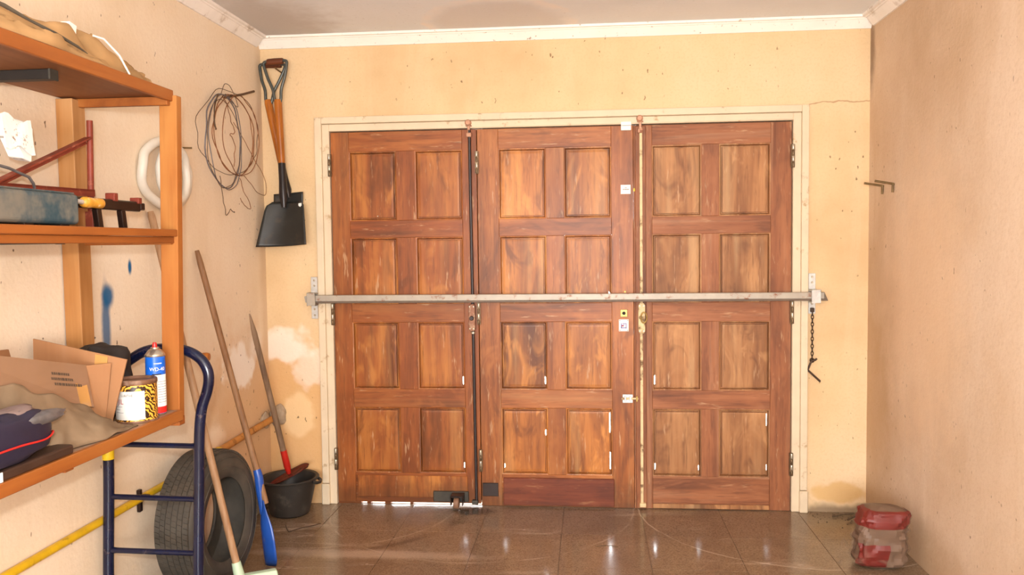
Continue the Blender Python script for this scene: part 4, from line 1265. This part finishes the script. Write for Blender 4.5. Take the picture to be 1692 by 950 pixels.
def interp(tab):
    def f(u):
        for (a, p), (b, q) in zip(tab[:-1], tab[1:]):
            if u <= b:
                t_ = (u - a) / (b - a)
                t_ = t_ * t_ * (3 - 2 * t_)
                return p + (q - p) * t_
        return tab[-1][1]
    return f


sk = thing('brown_sack', 'crumpled brown sacking lying along the top shelf', 'sack', (-1.6, -2.3, 2.06))
hf = interp([(0, 0.14), (0.405, 0.135), (0.46, 0.125), (0.62, 0.150), (0.685, 0.120), (0.744, 0.165), (0.80, 0.14), (0.865, 0.09), (0.92, 0.105), (0.946, 0.115), (0.975, 0.05), (1, 0.0)])
MB().grid(sack_fn(2.0555, hf, -2.95, -1.85, -1.80, -1.515), 90, 22).build('sacking', 'sack', sk, smooth=60, solid=0.004)
hm = interp([(0, 0.075), (0.5, 0.05), (0.8, 0.03), (1, 0.0)])
MB().grid(sack_fn(2.0585, hm, -2.95, -2.10, -1.560, -1.478), 50, 10).build('lower_fold', 'sack', sk, smooth=60, solid=0.003)
MB().tube([(-1.512, -2.80, 2.140), (-1.510, -2.62, 2.135), (-1.508, -2.52, 2.122), (-1.504, -2.42, 2.112), (-1.502, -2.32, 2.098), (-1.502, -2.27, 2.088)], [0.005, 0.006, 0.004, 0.005, 0.004, 0.001], 8).build('gap_shade', 'sack_dark', sk, smooth=60)  # dark strip put in for the shade between the two folds
def lobe(c, dy, dz, tilt, seed):
    def fn(u, v):
        a = PI * (u - 0.5)
        w = math.cos(a) ** 0.6 if abs(math.cos(a)) > 1e-6 else 0.0
        y_ = dy * math.sin(a)
        z_ = dz * v * w * (1 + 0.2 * nz(u * 5, seed))
        return (c[0] - 0.05 * v * w + 0.012 * nz(u * 6, v * 5, seed), c[1] + y_ + tilt * z_, c[2] + max(0.0, z_))
    return fn


MB().grid(lobe((-1.530, -2.085, 2.062), 0.055, 0.115, -0.3, 1.0), 18, 10).build('folded_end', 'sack', sk, smooth=60, solid=0.004)
MB().grid(lobe((-1.525, -1.985, 2.062), 0.060, 0.075, 0.5, 4.0), 18, 10).build('folded_end', 'sack', sk, smooth=60, solid=0.004)
MB().grid(lobe((-1.520, -1.905, 2.062), 0.050, 0.055, 0.8, 7.0), 18, 10).build('folded_end', 'sack', sk, smooth=60, solid=0.004)
MB().tube([(-1.555, -2.155, 2.172), (-1.530, -2.135, 2.165), (-1.500, -2.100, 2.120), (-1.482, -2.075, 2.064)], 0.0035, 8).build('white_cord', 'hose', sk, smooth=60)
MB().prism([(-1.60, -2.21, 2.150), (-1.60, -2.175, 2.145), (-1.60, -2.165, 2.200), (-1.60, -2.20, 2.206)], (-0.03, 0.0, 0)).build('paper_scrap', 'white_card', label='scrap of white paper sticking up from the sacking', cat='paper')

# ---- middle shelf: toolbox, red iron frame, bar clamp, carton, bent rod
tbx = thing('toolbox', 'grey metal toolbox with worn teal paint on the middle shelf', 'toolbox', (-1.58, -2.55, 1.567))
MB().box(-1.655, -1.520, -2.90, -2.308, 1.573, 1.664).build('body', 'toolbox', tbx, bevel=0.014, seg=4)
for yy in (-2.36, -2.52, -2.7):
    MB().box(-1.60, -1.535, yy - 0.02, yy + 0.02, 1.5655, 1.5745).build('foot', 'black_iron', tbx, bevel=0.001)
MB().box(-1.650, -1.525, -2.885, -2.325, 1.6635, 1.668).build('lid', 'toolbox', tbx, bevel=0.002)

rf = thing('iron_frame', 'red painted triangular iron frame standing on the middle shelf', 'iron frame', (-1.73, -2.1, 1.567))
FX = -1.725
MB().tube([(FX, -1.925, 1.62), (FX, -1.914, 1.945)], 0.0105, 12).build('upright', 'red_iron', rf, smooth=50)
MB().bar((FX, -1.925, 1.885), (FX, -2.62, 1.607), 0.026, 0.006).bar((FX - 0.011, -1.925, 1.874), (FX - 0.011, -2.62, 1.596), 0.004, 0.022).build('diagonal', 'red_iron', rf)
MB().bar((FX, -1.92, 1.702), (FX, -2.75, 1.687), 0.028, 0.006).bar((FX + 0.012, -1.92, 1.694), (FX + 0.012, -2.75, 1.679), 0.004, 0.024).build('horizontal', 'red_iron', rf)
MB().box(FX - 0.014, FX + 0.014, -1.940, -1.910, 1.5655, 1.63).build('foot', 'red_iron', rf, bevel=0.002)
MB().box(FX - 0.014, FX + 0.014, -2.74, -2.71, 1.5655, 1.68).build('foot', 'red_iron', rf, bevel=0.002)

bc = thing('bar_clamp', 'black steel bar clamp with a yellow wooden handle', 'clamp', (-1.62, -1.95, 1.567))
MB().box(-1.632, -1.612, -2.20, -1.800, 1.632, 1.668).build('clamp_bar', 'black_iron', bc, bevel=0.005, seg=2)
MB().box(-1.634, -1.610, -1.805, -1.775, 1.638, 1.664).build('clamp_tip', 'black_iron', bc, bevel=0.003)
for yy, za, zb in ((-1.965, 1.662, 1.690), (-1.812, 1.660, 1.682)):
    MB().box(-1.640, -1.606, yy - 0.014, yy + 0.010, za, zb).build('jaw', 'red_iron', bc, bevel=0.002)
for yy in (-2.060, -1.915):
    MB().bar((-1.622, yy, 1.634), (-1.622, yy + 0.012, 1.5655), 0.026, 0.020, (1, 0, 0)).build('foot', 'black_iron', bc, bevel=0.002)
MB().lathe([(0.0, -2.192), (0.012, -2.19), (0.017, -2.182), (0.0175, -2.155), (0.0155, -2.135), (0.0175, -2.11), (0.0165, -2.09), (0.011, -2.082), (0.0, -2.08)], (-1.588, 0, 1.648), 18, 'Y').build('handle', 'yellow_wood', bc, smooth=50)
MB().tube([(-1.588, -2.225, 1.649), (-1.588, -2.185, 1.648)], 0.008, 10).build('spindle', 'plate_steel', bc, smooth=50)
MB().box(-1.614, -1.590, -2.125, -2.11, 1.640, 1.655).build('swivel', 'black_iron', bc)

ct = thing('paper_carton', 'torn white carton propped on the red iron frame', 'carton', (-1.72, -2.31, 1.77))
MB().prism([(-1.700, -2.50, 1.900), (-1.700, -2.285, 1.888), (-1.700, -2.248, 1.872), (-1.700, -2.262, 1.768), (-1.700, -2.300, 1.776), (-1.700, -2.335, 1.83), (-1.700, -2.50, 1.83)], (-0.05, 0.0, 0.006)).build('carton_body', 'carton', ct, bevel=0.003)
MB().grid(lambda u, v: (-1.694 + 0.012 * v, -2.40 + 0.13 * u, 1.895 - 0.09 * v + 0.01 * math.sin(u * 8 + v * 4) - 0.012 * u), 8, 8).build('torn_flap', 'carton', ct, solid=0.002)
MB().prism([(-1.73, -2.245, 1.790), (-1.73, -2.205, 1.802), (-1.73, -2.215, 1.838), (-1.73, -2.238, 1.842), (-1.73, -2.25, 1.835)], (-0.03, 0, 0)).build('paper_scrap', 'carton', bevel=0.002, label='small torn scrap of white card beside the carton', cat='card')
MB().tube([(-1.66, -2.80, 1.775), (-1.66, -2.42, 1.735), (-1.66, -2.335, 1.716), (-1.665, -2.31, 1.700), (-1.668, -2.30, 1.686)], 0.0045, 8).build('bent_rod', 'hook_grey', smooth=50, label='thin bent grey rod lying on the red frame', cat='rod')

# ---- lower shelf: tin, spray can, box, cloths, bag
SZ = 0.9155
tin = thing('paint_tin', 'tiger striped tin with a white label and rusty lid', 'tin', (-1.542, -1.997, SZ))
tc = Vector((-1.542, -1.997, 0))
MB().lathe([(0.0, SZ), (0.0655, SZ), (0.0665, SZ + 0.004), (0.0655, SZ + 0.008), (0.0655, SZ + 0.128)], tc, 40).build('shell', 'tiger', tin, smooth=40)
MB().lathe([(0.0655, SZ + 0.127), (0.0675, SZ + 0.130), (0.0675, SZ + 0.140), (0.065, SZ + 0.144), (0.060, SZ + 0.144), (0.056, SZ + 0.136), (0.0, SZ + 0.136)], tc, 40).build('lid', 'tin_rust', tin, smooth=40)
MB().lathe([(0.066, SZ), (0.0675, SZ + 0.001), (0.0675, SZ + 0.005), (0.066, SZ + 0.007)], tc, 40).build('base_rim', 'tin_rust', tin, smooth=40)


def wrap(c, r, a_mid, z_mid):
    return lambda x_, y_: (c.x + r * math.cos(a_mid + x_ / r), c.y + r * math.sin(a_mid + x_ / r), z_mid + y_)


def patch(c, r, a0, a1, z0, z1, n=24):
    return MB().grid(lambda u, v: (c.x + r * math.cos(a0 + (a1 - a0) * u), c.y + r * math.sin(a0 + (a1 - a0) * u), z0 + (z1 - z0) * v), n, 1)


R_ = math.radians
lb = patch(tc, 0.0661, R_(-158), R_(-38), SZ + 0.012, SZ + 0.108).build('paper_label', 'label_paper', tin, smooth=60)
text_mb('LUBITHE', 0.011, wrap(tc, 0.0668, R_(-88), SZ + 0.094)).build('print', 'ink_dark', lb)
text_mb('JIL', 0.024, wrap(tc, 0.0668, R_(-108), SZ + 0.073)).build('print', 'ink_red', lb)
mk = MB()
for k, (zz, w) in enumerate(((0.056, 0.030), (0.046, 0.020), (0.036, 0.034))):
    a0 = R_(-128)
    mk.grid(lambda u, v, zz=zz, w=w: (tc.x + 0.0665 * math.cos(a0 + w / 0.066 * u), tc.y + 0.0665 * math.sin(a0 + w / 0.066 * u), SZ + zz + 0.0014 * v), 6, 1)
mk.build('print', 'ink', lb)

sp = thing('spray_can', 'blue spray can with red nozzle next to the shelf post', 'spray can', (-1.527, -1.895, SZ))
sc_ = Vector((-1.527, -1.895, 0))
MB().lathe([(0.0, SZ), (0.031, SZ), (0.0335, SZ + 0.003), (0.0335, SZ + 0.006)], sc_, 32).build('base_rim', 'can_silver', sp, smooth=40)
MB().lathe([(0.033, SZ + 0.005), (0.033, SZ + 0.206)], sc_, 32).build('body', 'can_blue', sp, smooth=40)
MB().lathe([(0.033, SZ + 0.205), (0.0342, SZ + 0.207), (0.0342, SZ + 0.211), (0.031, SZ + 0.216), (0.022, SZ + 0.228), (0.014, SZ + 0.232), (0.014, SZ + 0.237), (0.0, SZ + 0.237)], sc_, 32).build('dome', 'can_silver', sp, smooth=40)
MB().lathe([(0.008, SZ + 0.236), (0.008, SZ + 0.246), (0.006, SZ + 0.254), (0.0, SZ + 0.255)], sc_, 16).build('nozzle', 'can_red', sp, smooth=40)
patch(sc_, 0.0333, R_(-66), R_(60), SZ + 0.030, SZ + 0.142).build('label_panel', 'white_card', sp, smooth=60)
patch(sc_, 0.0334, R_(-66), R_(60), SZ + 0.007, SZ + 0.030).build('label_band', 'can_red', sp, smooth=60)
patch(sc_, 0.0333, R_(-82), R_(-28), SZ + 0.142, SZ + 0.146).build('label_rule', 'dark', sp, smooth=60)
text_mb('WD-40', 0.0175, wrap(sc_, 0.0336, R_(-50), SZ + 0.162)).build('lettering', 'white_card', sp)
patch(sc_, 0.0336, R_(-70), R_(-25), SZ + 0.181, SZ + 0.184).build('small_print', 'white_card', sp)
mk = MB()
for k in range(9):
    zz = SZ + 0.045 + k * 0.009
    mk.grid(lambda u, v, zz=zz: (sc_.x + 0.0336 * math.cos(R_(-50 + 60 * u)), sc_.y + 0.0336 * math.sin(R_(-50 + 60 * u)), zz + 0.0016 * v), 6, 1)
mk.build('small_print', 'ink', sp)

bx = thing('cardboard_box', 'open brown cardboard box with raised flaps on the lower shelf', 'box', (-1.72, -2.4, SZ))


def card(name, quad, mat, t=0.005):
    mb = MB()
    mb.add(quad, [(0, 1, 2, 3)])
    return mb.build(name, mat, bx, solid=t)


card('end_flap', [(-1.835, -2.098, 1.206), (-1.512, -2.098, 1.137), (-1.570, -2.105, 0.922), (-1.835, -2.105, 0.922)], 'box_card')
card('side_wall', [(-1.625, -2.75, 1.245), (-1.625, -2.165, 1.122), (-1.625, -2.165, 0.922), (-1.625, -2.75, 0.922)], 'box_card')
fp = card('front_flap', [(-1.618, -2.75, 1.252), (-1.618, -2.160, 1.127), (-1.592, -2.166, 0.992), (-1.590, -2.75, 1.165)], 'box_card_dusty')
card('corner_flap', [(-1.618, -2.158, 1.126), (-1.560, -2.112, 1.128), (-1.585, -2.112, 0.945), (-1.622, -2.163, 0.935)], 'box_card')
card('back_wall', [(-1.835, -2.75, 1.14), (-1.835, -2.11, 1.06), (-1.835, -2.11, 0.922), (-1.835, -2.75, 0.922)], 'box_card')
card('back_flap', [(-1.80, -2.60, 1.205), (-1.80, -2.268, 1.192), (-1.815, -2.215, 1.09), (-1.82, -2.60, 1.10)], 'box_card')
card('floor_panel', [(-1.835, -2.75, 0.921), (-1.835, -2.11, 0.921), (-1.625, -2.165, 0.921), (-1.625, -2.75, 0.921)], 'box_card', 0.004)
card('tape', [(-1.618, -2.1035, 1.1555), (-1.575, -2.1035, 1.147), (-1.600, -2.1105, 0.93), (-1.640, -2.1105, 0.93)], 'tape', 0.001)
card('tape', [(-1.6165, -2.235, 1.141), (-1.6165, -2.175, 1.129), (-1.5895, -2.180, 0.997), (-1.5895, -2.235, 1.010)], 'tape', 0.001)
mk = MB()
for k, (n_, off) in enumerate(((9, 0.0), (11, -0.006), (12, 0.004))):
    y_ = -2.345 + off
    for j in range(n_):
        w = random.uniform(0.004, 0.014)
        fz = lambda yy: (1.127 + (yy + 2.160) * -0.212)
        z_ = fz(y_) - 0.040 - 0.016 * k
        mk.add([(-1.6065 + 0.0032 * k, y_, z_), (-1.6065 + 0.0032 * k, y_ + w, z_ - 0.212 * w), (-1.6080 + 0.0032 * k, y_ + w, z_ - 0.212 * w + 0.008), (-1.6080 + 0.0032 * k, y_, z_ + 0.008)], [(0, 1, 2, 3)])
        y_ += w + 0.003
        if y_ > -2.18:
            break
mk.build('print', 'ink_dark', fp)

blk = blobmesh((-1.700, -1.925, 1.03), (0.098, 0.062, 0.165), 4.5, 0.25, 32, 22, 3)
for v in blk.v:
    v.z = max(v.z, SZ + 0.001)
    v.x = max(v.x, -1.795)
    top_ = 1.160 + 0.012 * nz(v.x * 30, v.y * 30, 2) - 0.15 * max(0, v.x + 1.68)
    v.z = min(v.z, top_) if v.z < top_ + 0.0 else top_ + (v.z - top_) * 0.18
blk.build('black_cloth', 'black_cloth', smooth=60, label='crumpled black cloth heaped behind the cardboard box', cat='cloth')


def drape(u, v):
    y_ = -2.95 + 0.862 * u
    hb = interp([(0, 0.24), (0.45, 0.215), (0.62, 0.165), (0.80, 0.105), (0.95, 0.03), (1, 0.0)])(u)
    x_ = -1.583 + interp([(0, 0.026), (0.50, 0.026), (0.60, 0.075), (0.8, 0.108), (1, 0.095)])(u) * v + 0.004 * nz(u * 18, v * 5, 2)
    prof_ = (1 - v) ** 0.8 * hb
    h = prof_ + 0.016 * nz(u * 9 + v * 3, v * 3, 5) * (0.3 + v) + 0.003 * nz(u * 24, v * 7, 8)
    return (min(max(x_, -1.583 if u < 0.93 else -1.560), -1.450), y_ + 0.015 * nz(u * 8, v * 6), SZ + 0.003 + max(0.0, h))


MB().grid(drape, 80, 20).build('dusty_cloth', 'cloth', smooth=60, solid=0.003, soff=1, label='dusty grey brown cloth draped in front of the box', cat='cloth')

cb = thing('dark_board', 'dark flat board under the navy bag at the shelf edge', 'board', (-1.5, -2.65, SZ))
MB().box(-1.552, -1.475, -2.95, -2.452, 0.9165, 0.9435).build('plank', 'black_case', cb, bevel=0.006, seg=2)
bg_ = thing('navy_bag', 'navy blue nylon bag with red piping on the lower shelf', 'bag', (-1.5, -2.65, 0.945))


def bagfn(u, v):
    th, ph = 2 * PI * u, PI * (v - 0.5)
    c_, s_ = math.cos(ph), math.sin(ph)
    sg_ = lambda q, e: math.copysign(abs(q) ** e, q)
    x_ = -1.508 + 0.044 * sg_(c_, 0.6) * sg_(math.cos(th), 0.7)
    y_ = -2.735 + 0.215 * sg_(c_, 0.55) * sg_(math.sin(th), 0.7)
    z_ = 1.010 + 0.066 * sg_(s_, 0.7) + 0.010 * nz(u * 9, v * 7, 1)
    return (x_, y_, max(z_, 0.9445))


MB().grid(bagfn, 40, 22).build('bag_body', 'navy', bg_, smooth=70)
pts = []
for i in range(41):
    a = PI * i / 40
    sg_ = lambda q, e: math.copysign(abs(q) ** e, q)
    pts.append((-1.508 + 0.048 * sg_(math.sin(a), 0.7), -2.735 + 0.219 * -sg_(math.cos(a), 0.7), 0.993 + 0.004 * math.sin(i * 0.4)))
MB().tube(pts, 0.0028, 6).build('piping', 'can_red', bg_, smooth=60)
blobmesh((-1.480, -2.570, 1.045), (0.018, 0.085, 0.018), 4, 0.3, 18, 10, 2).build('strap', 'hook_grey', bg_, smooth=70)
blobmesh((-1.520, -2.64, 1.068), (0.035, 0.08, 0.020), 4, 0.3, 18, 10, 6).build('top_panel', 'bag_pale', bg_, smooth=70)
MB().box(-1.486, -1.474, -2.775, -2.745, SZ + 0.0015, SZ + 0.026).build('white_tab', 'white_card', label='small white tab lying at the front edge of the lower shelf', cat='tab')

# ------------------------------------------------------------------ plastic bag by the right wall
pb = thing('plastic_bag', 'crumpled clear plastic bag with red print by the right wall', 'plastic bag', (1.33, -0.78, 0))


def pbag(k, seed):
    def fn(u, v):
        th = 2 * PI * u
        rx = (0.112 + 0.010 * math.sin(3 * v)) * k
        ry = 0.085 * k
        rx *= 1.0 - 0.12 * v
        sg_ = lambda q, e: math.copysign(abs(q) ** e, q)
        w = 1 + 0.14 * nz(u * 7 + seed, v * 5, seed) + 0.14 * nz(u * 19, v * 11, seed)
        top = 0.292
        z_ = top * v
        if v > 0.86:
            q = (v - 0.86) / 0.14
            w *= 1 - 0.995 * q ** 3
            z_ = top * (0.86 + 0.10 * q)
        if v < 0.06:
            w *= 0.6 + 0.4 * v / 0.06
        x_ = 1.310 + rx * sg_(math.cos(th), 0.6) * w + 0.03 * v
        y_ = -0.770 + ry * sg_(math.sin(th), 0.6) * w
        return (min(x_, 1.497), y_, 0.003 + max(0, z_))
    return fn


MB().grid(pbag(1.0, 2.0), 48, 26).build('clear_film', 'film', pb, smooth=18)
# what is inside: a tan packet with red printed bands
def packet(u0, u1, v0, v1, k, seed):
    f_ = pbag(k, seed)
    return lambda u, v: f_(u0 + (u1 - u0) * u, v0 + (v1 - v0) * v)


M['packet_tan'] = simple('packet_tan', S(112, 86, 68), 0.6, 0, 0.12, 14)
MB().grid(pbag(0.93, 2.0), 40, 22).build('packet', 'packet_tan', pb, smooth=18)
MB().grid(packet(0.42, 1.02, 0.66, 0.94, 0.965, 2.0), 30, 8).build('red_band', 'brick_red', pb, smooth=18)
MB().grid(packet(0.55, 0.76, 0.04, 0.40, 0.965, 2.0), 14, 10).build('red_panel', 'brick_red', pb, smooth=18)
st = MB().grid(lambda u, v: (1.205 - 0.075 * u * (1 - v * 0.4) + 0.01 * nz(u * 5, v * 5), -0.74 + 0.10 * (v - 0.5) * 2 * (1 - u * 0.5), 0.004 + 0.13 * math.sin(PI * min(1, u * 0.8 + 0.1)) * (1 - u) + 0.012 * nz(u * 9, v * 6, 3) + 0.004 * v), 14, 12)
for v in st.v:
    v.z = max(v.z, 0.002)
st.build('loose_film', 'film', pb, smooth=60)

# dry debris along the corner
for lab, p, q, r in (('dry stick lying slantwise against the right wall', (1.36, -0.16, 0.010), (1.50, -0.06, 0.028), 0.006), ('thin dry twig lying on the floor before the wall', (1.30, -0.10, 0.006), (1.42, -0.055, 0.008), 0.004)):
    MB().tube([p, tuple((a + b) / 2 + 0.004 for a, b in zip(p, q)), q], r, 6).build('dry_stick', 'dirt', smooth=50, label=lab, cat='stick')
gr = MB()
for k in range(70):
    x_, y_, s_ = random.uniform(1.18, 1.49), -abs(random.gauss(0.02, 0.09)) - 0.012, random.uniform(0.002, 0.006)
    gr.add([(x_ - s_, y_ - s_, 0), (x_ + s_, y_ - s_ * 0.7, 0), (x_ + s_ * 0.3, y_ + s_, 0), (x_, y_, s_)], [(0, 1, 3), (1, 2, 3), (2, 0, 3), (0, 2, 1)])
gr.build('floor_grit', 'dirt', kind='stuff', label='loose grit swept into the corner by the door frame', cat='grit')
MB().tube([(0.02 + 0.11 * t_, -0.615 + 0.02 * math.sin(t_ * 3), 0.002) for t_ in [i / 10 for i in range(11)]], 0.0015, 5).build('straw', 'dirt', label='thin dark straw lying on the shiny floor reflection', cat='straw')
squig = [(-1.64, -0.40, 0.003), (-1.60, -0.48, 0.004), (-1.585, -0.50, 0.003), (-1.54, -0.44, 0.004), (-1.49, -0.40, 0.003), (-1.46, -0.36, 0.003)]
MB().tube(squig, 0.002, 5).build('wire_scrap', 'chain', label='scrap of thin rusty wire on the floor before the bucket', cat='wire')
